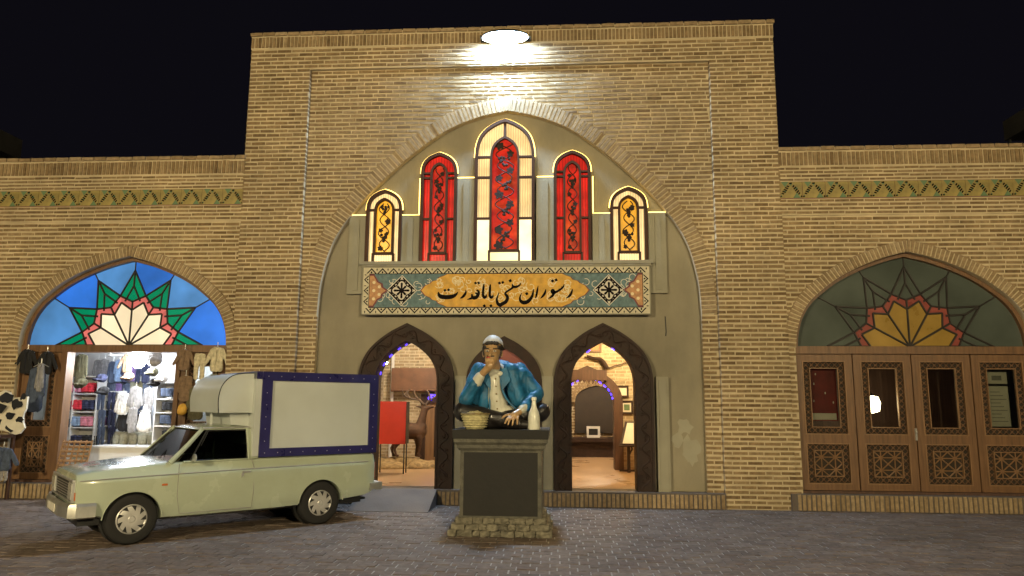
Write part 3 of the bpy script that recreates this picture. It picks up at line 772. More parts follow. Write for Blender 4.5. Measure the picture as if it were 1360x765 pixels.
def fan(t, cx, AI, mats, z0=2.72, y=.30):
    "seven pointed star fan of leaded glass"
    fo = offset(AI, -.0); fi = offset(AI, -.07)
    f = MB().band(fi, fo, y - .08, y + .12).build('fan_window', 'wood', t)
    def P(r, a): return (cx + .02 + r * math.cos(R(a)), z0 + .03 + r * math.sin(R(a)))
    def hit(a):   # where a ray meets the arch
        lo, hi = .5, 2.2
        for _ in range(40):
            mid = (lo + hi) / 2; x, z = P(mid, a); xa = at_z(fi, z, -1 if x < cx else 1)
            ins = (xa is not None and (x - xa) * (1 if x < cx else -1) > 0) or (z < fi[0][1] and abs(x - cx) < 1.9)
            lo, hi = (mid, hi) if ins else (lo, mid)
        return lo
    RT, RV, RPv, RCt, RCv = 1.41, .96, .82, .83, .66
    tips = list(range(0, 181, 30)); c0 = P(0, 0)
    def pane(poly, mat): MB().prism(poly, y, y + .012).build('pane', mat, f, smooth=False)
    lead = MB()
    def bar(a, b, r=.019): lead.tube([(a[0], y - .004, a[1]), (b[0], y - .004, b[1])], r, 6)
    for i, a in enumerate(tips):
        lo, hi = max(0, a - 15), min(180, a + 15)
        va = RV if lo != a else RPv; vb = RV if hi != a else RPv
        g = [P(RT, a)]
        if lo != a: g += [P(RV, lo)]
        g += [P(RPv, a)]
        if hi != a: g += [P(RV, hi)]
        pane(g, mats['green']);  [bar(p, q) for p, q in zip(g, g[1:] + g[:1])]
        # inner spike line
        m_ = P(1.12, a)
        if lo != a: bar(m_, P(RPv + .02, a - 10))
        if hi != a: bar(m_, P(RPv + .02, a + 10))
        bar(P(RT, a), m_) if 0 < a < 180 else None
        if 0 < a < 180:
            bar(P(RT, a), P(hit(a), a), .013)
    for a in range(15, 180, 30):
        pk = [P(RPv, a - 15), P(RV, a), P(RPv, a + 15), P(RCv, a + 15), P(RCt, a), P(RCv, a - 15)]
        pane(pk[0:2] + [pk[4], pk[5]], mats['pink']); pane(pk[1:3] + [pk[3], pk[4]], mats['pink'])
        for p, q in zip(pk, pk[1:] + pk[:1]): bar(p, q)
        pane([c0, P(RCv, a - 15), P(RCt, a), P(RCv, a + 15)], mats['cream'])
        bar(c0, P(RCv, a - 15))
        # sky pane between two spikes
        arcp = [P(hit(a - 15 + k * 3), a - 15 + k * 3) for k in range(11)]
        if a == 15: arcp[0] = (fi[-1][0], z0 + .02)
        if a == 165: arcp[-1] = (fi[0][0], z0 + .02)
        pane([P(RV, a), P(RT, a - 15)] + arcp + [P(RT, a + 15)], mats['sky' if (a // 30) % 2 else 'blue'])
    for k in range(len(fi) - 1): pass
    lead.build('lead_came', 'lead', f)
    return f
fan(lw, -7.02, LAI, dict(green='fan_green', pink='fan_pink', cream='fan_cream', sky='fan_sky', blue='fan_blue'))
fan(rw, 7.03, RAI, dict(green='dull_teal', pink='dull_red', cream='dull_yellow', sky='dull_teal', blue='dull_teal'))
for t, cx in ((lw, -7.02), (rw, 7.03)):
    MB().box(cx - 1.98, cx + 1.98, .2, .42, 2.62, 2.75).build('transom', 'wood', t, smooth=False)
    MB().box(cx - 1.99, cx + 1.99, .16, .5, .276, .315).build('threshold', 'wood_brown', t, smooth=False)

# ---------------------------------------------------------------- wooden leaves
def open_carving(x0, x1, z0, z1, bw, y):
    "pierced carved border: crossing slats between two fillets"
    m = MB()
    def run(a, b, n):
        a, b = Vector(a), Vector(b); d = (b - a) / n; nn = Vector((-d.z, 0, d.x)).normalized() * bw
        for k in range(n):
            p = a + d * k
            for q0, q1 in ((p, p + d + nn), (p + nn, p + d)): m.tube([q0, q1], .0085, 4)
            c = p + d * .5 + nn * .5; m.ell(c, (.022, .008, .022), 6, 4)
    run((x0, y, z0), (x1, y, z0), max(3, int((x1 - x0) / bw + .5))); run((x1, y, z1), (x0, y, z1), max(3, int((x1 - x0) / bw + .5)))
    run((x0, y, z1 - bw), (x0, y, z0 + bw), max(3, int((z1 - z0) / bw - 1.5))); run((x1, y, z0 + bw), (x1, y, z1 - bw), max(3, int((z1 - z0) / bw - 1.5)))
    return m
def leaf(t, x0, x1, dx=0, y=.26):
    z0, z1 = .318, 2.62; w = x1 - x0
    f = MB()
    for a, b in ((x0 + .006, x0 + .125), (x1 - .125, x1 - .006)): f.box(a, b, y, y + .06, z0, z1)
    for a, b in ((z0, z0 + .10), (1.10, 1.24), (2.50, z1)): f.box(x0 + .125, x1 - .125, y + .002, y + .058, a, b)
    f = f.build('door_leaf', 'wood', t, smooth=False)
    bd = MB(); X0, X1 = x0 + .125, x1 - .125
    for a, b in ((z0 + .10, 1.10), (1.24, 2.50)):
        for p, q in ((X0, X0 + .02), (X1 - .02, X1)): bd.box(p, q, y - .008, y + .03, a, b)
        for p, q in ((a, a + .02), (b - .02, b)): bd.box(X0 + .02, X1 - .02, y - .008, y + .03, p, q)
    # fillets round the pane and the lattice
    PX0, PX1, PZ0, PZ1 = X0 + .135, X1 - .135, 1.375, 2.365
    LX0, LX1, LZ0, LZ1 = X0 + .135, X1 - .135, z0 + .235, .965
    for (a, b, c, d) in ((PX0, PX1, PZ0, PZ1), (LX0, LX1, LZ0, LZ1)):
        for p, q in ((a - .016, a), (b, b + .016)): bd.box(p, q, y + .002, y + .045, c - .016, d + .016)
        for p, q in ((c - .016, c), (d, d + .016)): bd.box(a, b, y + .002, y + .045, p, q)
    bd.build('beading', 'wood_mid', f, smooth=False)
    for (a, b, c, d) in ((X0 + .02, X1 - .02, 1.26, 2.48), (X0 + .02, X1 - .02, z0 + .12, 1.08)):
        open_carving(a, b, c, d, .105, y + .025).build('carved_border', 'wood_lattice', f)
    bk = MB(); bk.box(X0, X1, y + .05, y + .056, z0 + .1, 1.1)
    for p, q, c, d in ((X0, PX0, 1.24, 2.5), (PX1, X1, 1.24, 2.5), (PX0, PX1, 1.24, PZ0), (PX0, PX1, PZ1, 2.5)): bk.box(p, q, y + .05, y + .056, c, d)
    bk.build('backing', 'dark_gap', f, smooth=False)
    la = MB(); cx, cz = (LX0 + LX1) / 2, (LZ0 + LZ1) / 2; hx, hz = (LX1 - LX0) / 2, (LZ1 - LZ0) / 2
    for a, b in (((-1, -1), (1, 1)), ((-1, 1), (1, -1)), ((-1, 0), (0, 1)), ((0, 1), (1, 0)), ((1, 0), (0, -1)), ((0, -1), (-1, 0)), ((-1, -.5), (1, -.5)), ((-1, .5), (1, .5)), ((-.5, -1), (-.5, 1)), ((.5, -1), (.5, 1))):
        la.tube([(cx + a[0] * hx, y + .03, cz + a[1] * hz), (cx + b[0] * hx, y + .03, cz + b[1] * hz)], .011, 5)
    la.build('lattice', 'wood_mid', f)
    g = MB(); g.add([(PX0, y + .035, PZ0), (PX1, y + .035, PZ0), (PX1, y + .035, PZ1), (PX0, y + .035, PZ1)], [(0, 1, 2, 3)])
    g.build('pane', 'door_glass', f, smooth=False)
    return f, (PX0, PX1, PZ0, PZ1)
RX = [5.06, 6.045, 7.03, 8.015, 9.0]
panes = [leaf(rw, a + .003, b - .003)[1] for a, b in zip(RX, RX[1:])]
hd = MB(); hd.box(7.0, 7.03, .235, .262, 1.16, 1.36); hd.ell((7.015, .225, 1.30), (.018, .02, .03), 8, 6); hd.build('handle', 'chrome', rw)
leaf(lw, -8.98, -8.20)
for a, b_ in ((-9.0, -8.98), (-8.20, -8.10), (-6.02, -5.94), (-5.09, -5.04)): MB().box(a, b_, .2, .42, .316, 2.62).build('door_post', 'wood', lw, smooth=False)
leaf(lw, -5.94, -5.09)

# ================================================================== TILE SIGN
sign = thing('tile_sign', 'long tiled restaurant sign with black Persian script on ochre above the doorways', 'sign', (0, .1, 3.3))
def S(px, py): p = at(px, py, .1); return (p.x, p.z - 3.3)
SX, SH = 2.585, .868
MB().box(-SX, SX, 0, .09, 0, SH).build('board', 'tile_cream', sign, smooth=False)
IX, IZ0, IZ1 = SX - .135, .13, .735
b = MB()
for (a, c, d, e) in ((-SX, SX, SH - .012, SH + .006), (-SX, SX, -.006, .012), (-SX - .006, -SX + .012, 0, SH), (SX - .012, SX + .006, 0, SH)): b.box(a, c, -.014, .05, d, e)
b.build('edge_trim', 'plaster_trim', sign, smooth=False)
b = MB(); P_ = .196
def chev(cx, cz, ux, uz, s):     # small chevron with a dot, pointing along (ux,uz)
    vx, vz = uz, -ux
    def q(a, c): return (cx + ux * a * s + vx * c * s, cz + uz * a * s + vz * c * s)
    b.sheet([q(.5, 0), q(.2, 0), q(-.5, -.66), q(-.5, -.95)], -.0022); b.sheet([q(.5, 0), q(-.5, .95), q(-.5, .66), q(.2, 0)], -.0022)
    b.sheet([q(-.05, 0), q(-.28, .2), q(-.5, 0), q(-.28, -.2)], -.0022); b.sheet([q(.5, 1.0), q(.2, .88), q(-.1, 1.0), q(.2, 1.12)], -.0022)
n = int(2 * (SX - .06) / P_)
for k in range(n):
    x = -SX + .06 + (k + .5) * 2 * (SX - .06) / n
    chev(x, SH - .07, 0, 1, .10); chev(x, .065, 0, -1, .10)
for k in range(3):
    z = .235 + k * .2
    chev(-SX + .07, z, -1, 0, .088); chev(SX - .07, z, 1, 0, .088)
b.build('border_pattern', 'tile_black', sign, smooth=False)
b = MB(); b.box(-IX, IX, -.003, 0, IZ0, IZ1); b.build('ground_panel', 'tile_teal', sign, smooth=False)
b = MB()
for (a, c, d, e) in ((-IX - .012, IX + .012, IZ1, IZ1 + .012), (-IX - .012, IX + .012, IZ0 - .012, IZ0), (-IX - .012, -IX, IZ0, IZ1), (IX, IX + .012, IZ0, IZ1)): b.box(a, c, -.004, 0, d, e)
b.build('inner_line', 'tile_black', sign, smooth=False)
cz = (IZ0 + IZ1) / 2; h = (IZ1 - IZ0) / 2
half = [(1.505, 0), (1.43, .09), (1.34, .13), (1.30, .17), (1.22, .19), (1.18, .24), (1.10, .27), (1.03, h)]
pol = [(x, cz + z) for x, z in half] + [(-x, cz + z) for x, z in reversed(half)] + [(-x, cz - z) for x, z in half[1:]] + [(x, cz - z) for x, z in reversed(half[1:])]
b = MB(); b.sheet([(x * 1.012, cz + (z - cz) * 1.0) for x, z in pol], -.0045); b.build('cartouche_outline', 'tile_maroon', sign, smooth=False)
b = MB(); b.sheet([(x * .998, cz + (z - cz) * .985) for x, z in pol], -.006); b.build('cartouche', 'tile_ochre', sign, smooth=False)
# pale scrolling vines under the script
b = MB(); rnd = random.Random(5)
for k in range(64):
    x0, z0 = rnd.uniform(-1.22, 1.22), rnd.uniform(IZ0 + .1, IZ1 - .1); r0 = rnd.uniform(.05, .11); a0 = rnd.uniform(0, 6.3); s = rnd.choice((-1, 1))
    P = [(x0 + r0 * (1 - j / 22) * math.cos(a0 + s * j * .42), z0 + r0 * (1 - j / 22) * math.sin(a0 + s * j * .42)) for j in range(16)]
    P = [(x, min(max(z, IZ0 + .02), IZ1 - .02)) for x, z in P]
    for (xa, za), (xb, zb) in zip(P, P[1:]):
        d = math.hypot(xb - xa, zb - za) + 1e-6; nx, nz = -(zb - za) / d * .006, (xb - xa) / d * .006
        b.sheet([(xa - nx, za - nz), (xb - nx, zb - nz), (xb + nx, zb + nz), (xa + nx, za + nz)], -.0068 - .00001 * k)
    for j in (3, 8, 13):
        x, z = P[j]; b.sheet([(x - .022, z), (x, z + .012), (x + .022, z), (x, z - .012)], -.0072)
b.build('scrollwork', 'tile_vine', sign, smooth=False)
b = MB()
for k in range(60):
    s = rnd.choice((-1, 1)); x0, z0 = s * rnd.uniform(1.35, 2.3), rnd.uniform(IZ0 + .07, IZ1 - .07); r0 = rnd.uniform(.03, .07); a0 = rnd.uniform(0, 6.3)
    P = [(x0 + r0 * math.cos(a0 + j * .5), z0 + r0 * math.sin(a0 + j * .5)) for j in range(9)]
    for (xa, za), (xb, zb) in zip(P, P[1:]):
        d = math.hypot(xb - xa, zb - za) + 1e-6; nx, nz = -(zb - za) / d * .006, (xb - xa) / d * .006
        b.sheet([(xa - nx, za - nz), (xb - nx, zb - nz), (xb + nx, zb + nz), (xa + nx, za + nz)], -.0036 - .00001 * k)
b.build('teal_scrollwork', 'tile_white', sign, smooth=False)
for s in (-1, 1):
    cx = s * 1.86
    b = MB(); hd_ = .285
    def dia(r, k=0):
        pts = []
        for i in range(4):
            a0 = (math.cos(i * math.pi / 2), math.sin(i * math.pi / 2)); a1 = (math.cos((i + 1) * math.pi / 2), math.sin((i + 1) * math.pi / 2))
            for j in range(5):
                t = j / 5; bul = 1 + .04 * math.sin(t * math.pi * 5) * k
                pts.append((cx + (a0[0] * (1 - t) + a1[0] * t) * r * bul, cz + (a0[1] * (1 - t) + a1[1] * t) * r * bul))
        return pts
    b.sheet(dia(hd_), -.0045, 0); b.sheet(dia(hd_ * .93), -.006, 1); b.sheet(dia(hd_ * .80, 1), -.0075, 0)
    for i in range(4):
        for t in (.0, .2, .4, .6, .8):
            a0, a1 = i * math.pi / 2, (i + 1) * math.pi / 2
            x = cx + (math.cos(a0) * (1 - t) + math.cos(a1) * t) * hd_ * .80; z = cz + (math.sin(a0) * (1 - t) + math.sin(a1) * t) * hd_ * .80
            b.sheet([(x + .021 * math.cos(q * 1.047), z + .021 * math.sin(q * 1.047)) for q in range(6)], -.009, 1 if t else 0)
    for rr, m_ in ((.17, 1), (.145, 0)):
        b.sheet([(cx + rr * (1 + .18 * math.cos(4 * q)) * math.cos(q), cz + rr * (1 + .18 * math.cos(4 * q)) * math.sin(q)) for q in [i * math.pi / 20 for i in range(40)]], -.0088 - (0 if m_ else .001), m_)
    for i in range(8):
        a = i * math.pi / 4; L = .13 if i % 2 == 0 else .10
        c, d = math.cos(a), math.sin(a); w_ = .013
        b.sheet([(cx - d * w_, cz + c * w_), (cx + d * w_, cz - c * w_), (cx + c * L + d * w_ * 1.6, cz + d * L - c * w_ * 1.6), (cx + c * (L + .02), cz + d * (L + .02)), (cx + c * L - d * w_ * 1.6, cz + d * L + c * w_ * 1.6)], -.0115 - .0004 * i, 1)
    b.build('medallion', ['tile_white', 'tile_black'], sign, smooth=False)
    b = MB(); e = IX
    st = [(e, -h), (e - .08, -h), (e - .16, -.17), (e - .24, -.13), (e - .25, -.07), (e - .35, 0), (e - .25, .07), (e - .24, .13), (e - .16, .17), (e - .08, h), (e, h)]
    b.sheet([(s * x, cz + z) for x, z in st], -.0045, 2)
    b.sheet([(s * (e - (e - x) * .86), cz + z * .9) for x, z in st], -.006, 0)
    for x, z in ((.08, .0), (.08, .15), (.08, -.15), (.18, .07), (.18, -.07)): b.sheet([(s * (e - x) + .03 * math.cos(q * .785), cz + z + .03 * math.sin(q * .785)) for q in range(8)], -.0072, 1)
    b.build('corner_star', ['tile_orange', 'tile_vine', 'tile_maroon'], sign, smooth=False)
# the script, stroke by stroke: (x, y, pen width) in two enlarged views of the plaque
def Z1(x, y): return (560 + x / 11.333, 362 + y / 11.333)
def Z2(x, y): return (665 + x / 11.333, 360 + y / 11.333)
strokes = [
 (Z1, [(252, 292, 8), (258, 325, 26), (285, 358, 40), (340, 370, 42), (410, 370, 42), (470, 358, 38), (520, 328, 24), (548, 292, 6)]),
 (Z1, [(668, 262, 8), (664, 305, 20), (640, 345, 26), (608, 375, 20), (578, 388, 6)]),
 (Z1, [(828, 262, 14), (856, 285, 24), (856, 325, 28), (828, 368, 34), (790, 382, 36), (764, 366, 28), (756, 322, 12)]),
 (Z1, [(812, 300, 18), (826, 318, 18), (846, 316, 16)]),
 (Z1, [(775, 378, 26), (735, 393, 20), (685, 406, 5)]),
 (Z1, [(1036, 178, 10), (1030, 230, 22), (1027, 290, 24), (1026, 345, 24), (1046, 374, 28), (1070, 362, 20), (1076, 330, 6)]),
 (Z1, [(940, 172, 10), (932, 230, 22), (926, 290, 24), (926, 345, 26), (946, 374, 30), (970, 362, 20), (972, 326, 6)]),
 (Z2, [(306, 178, 6), (285, 212, 16), (235, 240, 22), (190, 240, 24), (168, 262, 20), (120, 292, 18), (82, 318, 18), (68, 345, 20), (92, 372, 28), (104, 410, 30), (78, 462, 34), (22, 495, 36), (-10, 512, 36), (-45, 485, 30), (-58, 430, 20), (-42, 370, 12), (-22, 318, 5)]),
 (Z2, [(196, 240, 22), (178, 215, 16), (174, 190, 5)]),
 (Z2, [(248, 236, 18), (236, 215, 5)]),
 (Z2, [(564, 222, 6), (552, 290, 18), (538, 360, 20), (524, 412, 8)]),
 (Z2, [(494, 272, 8), (486, 335, 20), (462, 400, 28), (410, 458, 36), (345, 476, 38), (300, 448, 28), (290, 400, 18), (316, 330, 5)]),
 (Z2, [(678, 276, 8), (668, 325, 20), (640, 372, 22), (596, 416, 5)]),
 (Z2, [(955, 198, 6), (940, 240, 18), (890, 285, 20), (840, 312, 22), (795, 332, 24), (766, 312, 22), (776, 286, 20), (800, 296, 22), (798, 340, 24), (768, 384, 22), (715, 418, 5)]),
 (Z2, [(925, 255, 16), (915, 232, 5)]), (Z2, [(885, 287, 16), (876, 264, 5)]),
 (Z2, [(1078, 272, 8), (1066, 325, 20), (1036, 374, 24), (982, 412, 5)])]
dots = [(Z1, 352, 268, 20), (Z1, 408, 262, 20), (Z1, 812, 160, 20), (Z1, 860, 158, 20), (Z1, 1044, 500, 21), (Z1, 945, 502, 22),
        (Z1, 1172, 160, 21), (Z1, 1222, 150, 21), (Z2, 145, 148, 24), (Z2, 393, 342, 23), (Z2, 780, 150, 22), (Z2, 834, 136, 22)]
b = MB()
for si, (Z, st) in enumerate(strokes):
    L = smooth_line(st, 6); k = len(L); lft, rgt = [], []
    for i, (x, y, w_) in enumerate(L):
        a = L[max(i - 1, 0)]; c = L[min(i + 1, k - 1)]; dx, dy = c[0] - a[0], c[1] - a[1]; d = math.hypot(dx, dy) + 1e-6
        w_ = max(4, w_) * .78
        lft.append(S(*Z(x - dy / d * w_, y + dx / d * w_))); rgt.append(S(*Z(x + dy / d * w_, y - dx / d * w_)))
    yy = -.0082 - .0003 * si
    for i in range(k - 1): b.sheet([lft[i], lft[i + 1], rgt[i + 1], rgt[i]], yy)
for Z, x, y, r in dots: b.sheet([S(*Z(x + r * 1.25 * math.cos(a), y + r * 1.2 * math.sin(a))) for a in (.25, 1.82, 3.39, 4.96)], -.0145)
b.build('script', 'tile_black', sign, smooth=False)

# ================================================================== LAMPS
fl_ = thing('floodlight', 'glaring white floodlight on the parapet above the arch', 'floodlight', (-.01, .08, 8.42))
FA = R(-16)
def tilt(p): x, y, z = p; return (x, y * math.cos(FA) - z * math.sin(FA), y * math.sin(FA) + z * math.cos(FA))
h_ = MB(); h_.add([(.44 * f * math.cos(a), -.02 + .175 * f * math.sin(a), z) for z, f in ((-.02, 1), (.03, .95), (.07, .6)) for a in [k * math.pi / 16 for k in range(32)]], [(i * 32 + j, i * 32 + (j + 1) % 32, (i + 1) * 32 + (j + 1) % 32, (i + 1) * 32 + j) for i in range(2) for j in range(32)] + [tuple(range(32)), tuple(range(64, 96))]); h_.v = [tuple(Vector(tilt(v)) + Vector((0, -.16, .06))) for v in h_.v]; h_.build('housing', 'black_metal', fl_, smooth=False)
f_ = MB(); f_.add([(.42 * math.cos(a), -.02 + .16 * math.sin(a), -.024) for a in [k * math.pi / 16 for k in range(32)]], [tuple(range(32))])
f_.v = [tuple(Vector(tilt(v)) + Vector((0, -.16, .06))) for v in f_.v]
f_.build('lens', 'flood_face', fl_, smooth=False)
g_ = MB(); g_.box(-.47, -.445, -.2, .0, .06, .10); g_.box(.445, .47, -.2, .0, .06, .10); g_.box(-.47, .47, -.035, -.012, .04, .12); g_.build('bracket', 'black_metal', fl_, smooth=False)
def street_lamp(x, y, label, hgt=6.0):
    t = thing('street_lamp', label, 'street lamp', (x, y, 0), group='lanterns of the square')
    MB().lathe([(.2, 0), (.2, .12), (.13, .2), (.12, .6), (.07, .7)], 16).build('base', 'black_metal', t)
    MB().lathe([(.07, .6), (.05, hgt - .35), (.09, hgt - .3), (.09, hgt - .24)], 12).build('pole', 'black_metal', t)
    MB().ell((0, 0, hgt), (.24, .24, .24), 20, 12).build('globe', 'lamp_warm', t)
    return t
street_lamp(-7.5, -18.5, 'warm globe street lamp behind the viewer on the left')
street_lamp(6.5, -19.0, 'warm globe street lamp behind the viewer on the right')
def pendant(x, y, z, top, mat, label, r=.09):
    t = thing('pendant_lamp', label, 'lamp', (x, y, z))
    MB().ell((0, 0, 0), (r, r, r * 1.2), 14, 10).build('bulb', mat, t)
    m = MB(); m.lathe([(.035, r * 1.05), (.035, r * 1.7)], 10); m.tube([(0, 0, r * 1.6), (0, 0, top - z)], .006, 5); m.build('cord', 'black_metal', t)
    return t
pendant(-2.0, 3.2, 3.35, 3.9, 'bulb_room', 'warm bulb hanging high in the left doorway room')
pendant(2.5, 2.3, 3.35, 3.9, 'bulb_amber', 'amber bulb hanging high in the right doorway room')
pendant(2.1, 6.6, 3.3, 3.9, 'bulb_room', 'pale bulb hanging in the hearth room beyond the second arch')
p = at(511, 480, .95); pendant(p.x, .95, p.z, 3.9, 'bulb_cool', 'cool white bulb shining at the left edge of the left doorway', .055)

# ================================================================== PICKUP TRUCK
truck = thing('pickup_truck', 'pale green vintage pickup with white box body framed in dark purple', 'pickup truck', (-4.785, -3.263, 0), math.atan2(.68533, .72824))
ST = [(-.775, .725, .46, .775, .828, .0), (-.76, .75, .43, .79, .852, .012), (-.70, .772, .40, .796, .870, .025), (-.4, .785, .33, .803, .905, .035), (0, .79, .29, .81, .938, .035),
      (.36, .79, .27, .82, .968, .025), (.60, .79, .265, .825, .966, .01), (1.5, .79, .265, .84, .975, .0), (1.58, .79, .265, .842, .985, .0), (2.5, .79, .28, .852, .985, 0), (3.18, .785, .34, .855, .985, 0), (3.30, .775, .38, .855, .98, 0), (3.335, .755, .42, .84, .965, 0)]
ring_ = []
for s, w_, zb, zc, zt, cr in ST:
    s = s * .82 if s < 0 else s
    hf = [(w_ - .12, zb), (w_ - .035, zb + .03), (w_ - .008, zb + .11), (w_, zb + .20), (w_ + .002, zc - .05), (w_, zc - .012), (w_ - .014, zc + .012), (w_ - .05, zt - .025), (w_ - .075, zt - .006), (w_ - .12, zt), (w_ * .5, zt + cr * .8)]
    ring_.append([(s, -y, z) for y, z in hf] + [(s, y, z) for y, z in reversed(hf)])
bd = MB(); K = len(ring_[0]); vs_ = [p for r in ring_ for p in r]; fs_ = []
for i in range(len(ring_) - 1):
    for j in range(K): fs_.append((i * K + j, i * K + (j + 1) % K, (i + 1) * K + (j + 1) % K, (i + 1) * K + j))
fs_ += [tuple(range(K)), tuple(range((len(ring_) - 1) * K, len(ring_) * K))[::-1]]
bd.add(vs_, fs_)
cuts = []
for s in (0, 2.47):
    for sg in (-1, 1):
        c = MB(); c.lathe([(.335, -.22), (.335, .22)], 40, (s, sg * .75, .30), 'y'); cuts.append(c.mesh('cut', 'rubber', smooth=False))
body_me = boolean_cut(bd.mesh('body', 'truck_paint', smooth=False), cuts)
body_me.materials.clear(); body_me.materials.append(MATS['truck_paint'])
body_me.polygons.foreach_set('use_smooth', [True] * len(body_me.polygons)); body_me.set_sharp_from_angle(angle=R(28))
body = link('body', body_me, truck)
m = MB(); m.box(-.56, 3.2, -.6, .6, .25, .40); m.box(2.2, 2.75, -.62, .62, .2, .3); m.tube([(2.47, -.7, .3), (2.47, .7, .3)], .05, 8); m.tube([(2.6, -.3, .25), (3.4, -.35, .27)], .025, 8); m.build('chassis', 'black_trim', truck, smooth=False)
for s in (0, 2.47):
    for sg in (-1, 1): MB().lathe([(.33, -.04), (.33, .04)], 32, (s, sg * .535, .31), 'y').build('wheel_well', 'black_trim', truck)
for s in (0, 2.47):
    for sg in (-1, 1):
        arc = [(s + .338 * math.cos(a), sg * .785, .30 + .338 * math.sin(a)) for a in [R(4 + k * 7.16) for k in range(25)]]
        if sg < 0: MB().tube(arc, .008, 6).build('arch_lip', 'truck_paint', body)
def panel_line(pts, r=.005): return MB().tube(pts, r, 5)
YF = -.7915
dl = MB(); dl.tube([(.50, YF, .95), (.50, YF + .002, .55), (.54, YF + .004, .33), (1.46, YF + .004, .33), (1.48, YF, .55), (1.47, YF + .01, .86), (1.44, -.745, .97)], .005, 5)
dl.tube([(-.60, -.77, .79), (-.3, -.798, .805), (.45, -.803, .823), (1.5, -.803, .842), (2.6, -.803, .853), (3.2, -.798, .857)], .007, 6)
dl.tube([(.36, -.74, .955), (.36, .74, .955)], .006, 5)
dl.build('panel_seam', 'ink_grey', body)
# wheels
def wheel(s, sg):
    t = MB(); t.lathe([(.17, -.08), (.20, -.085), (.255, -.088), (.285, -.078), (.302, -.055), (.305, 0), (.302, .055), (.285, .078), (.255, .088), (.19, .08)], 40, axis='y')
    ty = t.build('tyre', 'rubber', truck, loc=(s, sg * .675, .305))
    h = MB(); h.lathe([(.05, -.088), (.10, -.092), (.15, -.082), (.166, -.092), (.178, -.082), (.18, -.06)], 40, axis='y')
    h.lathe([(.035, -.095), (.045, -.086)], 20, axis='y')
    if sg > 0: h.v = [(x, -y, z) for x, y, z in h.v]
    hc = h.build('hubcap', 'hubcap', ty)
    d = MB()
    for k in range(9):
        a = k * 2 * math.pi / 9 + .1; y = -.0925 * (1 if sg < 0 else -1)
        d.add([(.164 * math.cos(a - .20), y, .164 * math.sin(a - .20)), (.164 * math.cos(a + .16), y, .164 * math.sin(a + .16)), (.10 * math.cos(a - .26), y, .10 * math.sin(a - .26))], [(0, 1, 2)])
    d.build('hubcap_slots', 'black_trim', ty, smooth=False)
for s in (0, 2.47):
    for sg in (-1, 1): wheel(s, sg)
# nose
m = MB(); m.box(-.65, -.62, -.45, .45, .565, .775); m.build('grille', 'black_trim', truck, smooth=False)
m = MB()
for z in (.59, .62, .65, .68, .71, .74): m.box(-.66, -.645, -.44, .44, z - .005, z + .005)
for (a, b_, c, d) in ((-.71, .71, .777, .80), (-.71, .71, .545, .563)): m.box(-.665, -.625, a, b_, c, d)
m.build('grille_trim', 'chrome', truck, smooth=False)
for sg in (-1, 1):
    h = MB(); y0, y1 = sorted((sg * .48, sg * .725)); h.box(-.665, -.62, y0, y1, .568, .773); hl_ = h.build('headlight', 'chrome', truck, smooth=False)
    g = MB(); g.box(-.672, -.664, y0 + .012, y1 - .012, .58, .76); g.build('lens', 'lamp_clear', hl_, smooth=False)
    y0, y1 = sorted((sg * .70, sg * .742)); g = MB(); g.box(-.64, -.575, y0, y1, .57, .66); g.build('indicator', 'lamp_orange', truck, smooth=False)
m = MB()
P = [(-.41, -.82), (-.62, -.82), (-.70, -.775), (-.745, -.5), (-.755, 0), (-.745, .5), (-.70, .775), (-.62, .82), (-.41, .82)]
Pi = [(x + .05 if abs(y) < .8 else x, y * (1 if abs(y) < .8 else .94)) for x, y in P]
nP = len(P)
prof = [(.0, .355), (1.0, .375), (1.0, .50), (.6, .535), (.0, .535)]
vs_ = [(Pi[i][0] + (P[i][0] - Pi[i][0]) * f, Pi[i][1] + (P[i][1] - Pi[i][1]) * f, z) for i in range(nP) for f, z in prof]; q = len(prof)
m.add(vs_, [(i * q + j, i * q + (j + 1) % q, (i + 1) * q + (j + 1) % q, (i + 1) * q + j) for i in range(nP - 1) for j in range(q)] + [tuple(range(q)), tuple(range((nP - 1) * q, nP * q))])
m.build('front_bumper', 'bumper_metal', truck, angle=25)
m = MB(); m.box(3.35, 3.45, -.80, .80, .43, .545); m.box(3.25, 3.36, -.80, -.77, .44, .535); m.box(3.25, 3.36, .77, .80, .44, .535); m.build('rear_bumper', 'bumper_metal', truck, smooth=False)
for sg in (-1, 1): m = MB(); y0, y1 = sorted((sg * .60, sg * .74)); m.box(3.32, 3.352, y0, y1, .60, .84); m.build('tail_light', 'lamp_red', truck, smooth=False)
# cab
m = MB()
for sg in (-1, 1):
    m.tube([(.40, sg * .725, .955), (.62, sg * .69, 1.18), (.80, sg * .635, 1.375)], [.034, .030, .028], 8)
    m.tube([(1.405, sg * .735, .955), (1.40, sg * .69, 1.20), (1.385, sg * .64, 1.375)], .024, 8)
    q = [(1.40, .745, .96), (1.575, .745, .985), (1.555, .70, 1.20), (1.51, .645, 1.385), (1.39, .645, 1.385), (1.405, .70, 1.2)]
    o = [(x, sg * y, z) for x, y, z in q] + [(x, sg * (y - .03), z) for x, y, z in q]
    m.add(o, [tuple(range(6)), tuple(range(11, 5, -1))] + [(i, (i + 1) % 6, 6 + (i + 1) % 6, 6 + i) for i in range(6)])
    m.tube([(.56, sg * .742, .962), (1.40, sg * .742, .968)], .014, 6)
m.box(1.545, 1.575, -.72, .72, .96, 1.12); m.build('cab_pillars', 'truck_paint', truck)
N = 10; vs_, fs_ = [], []
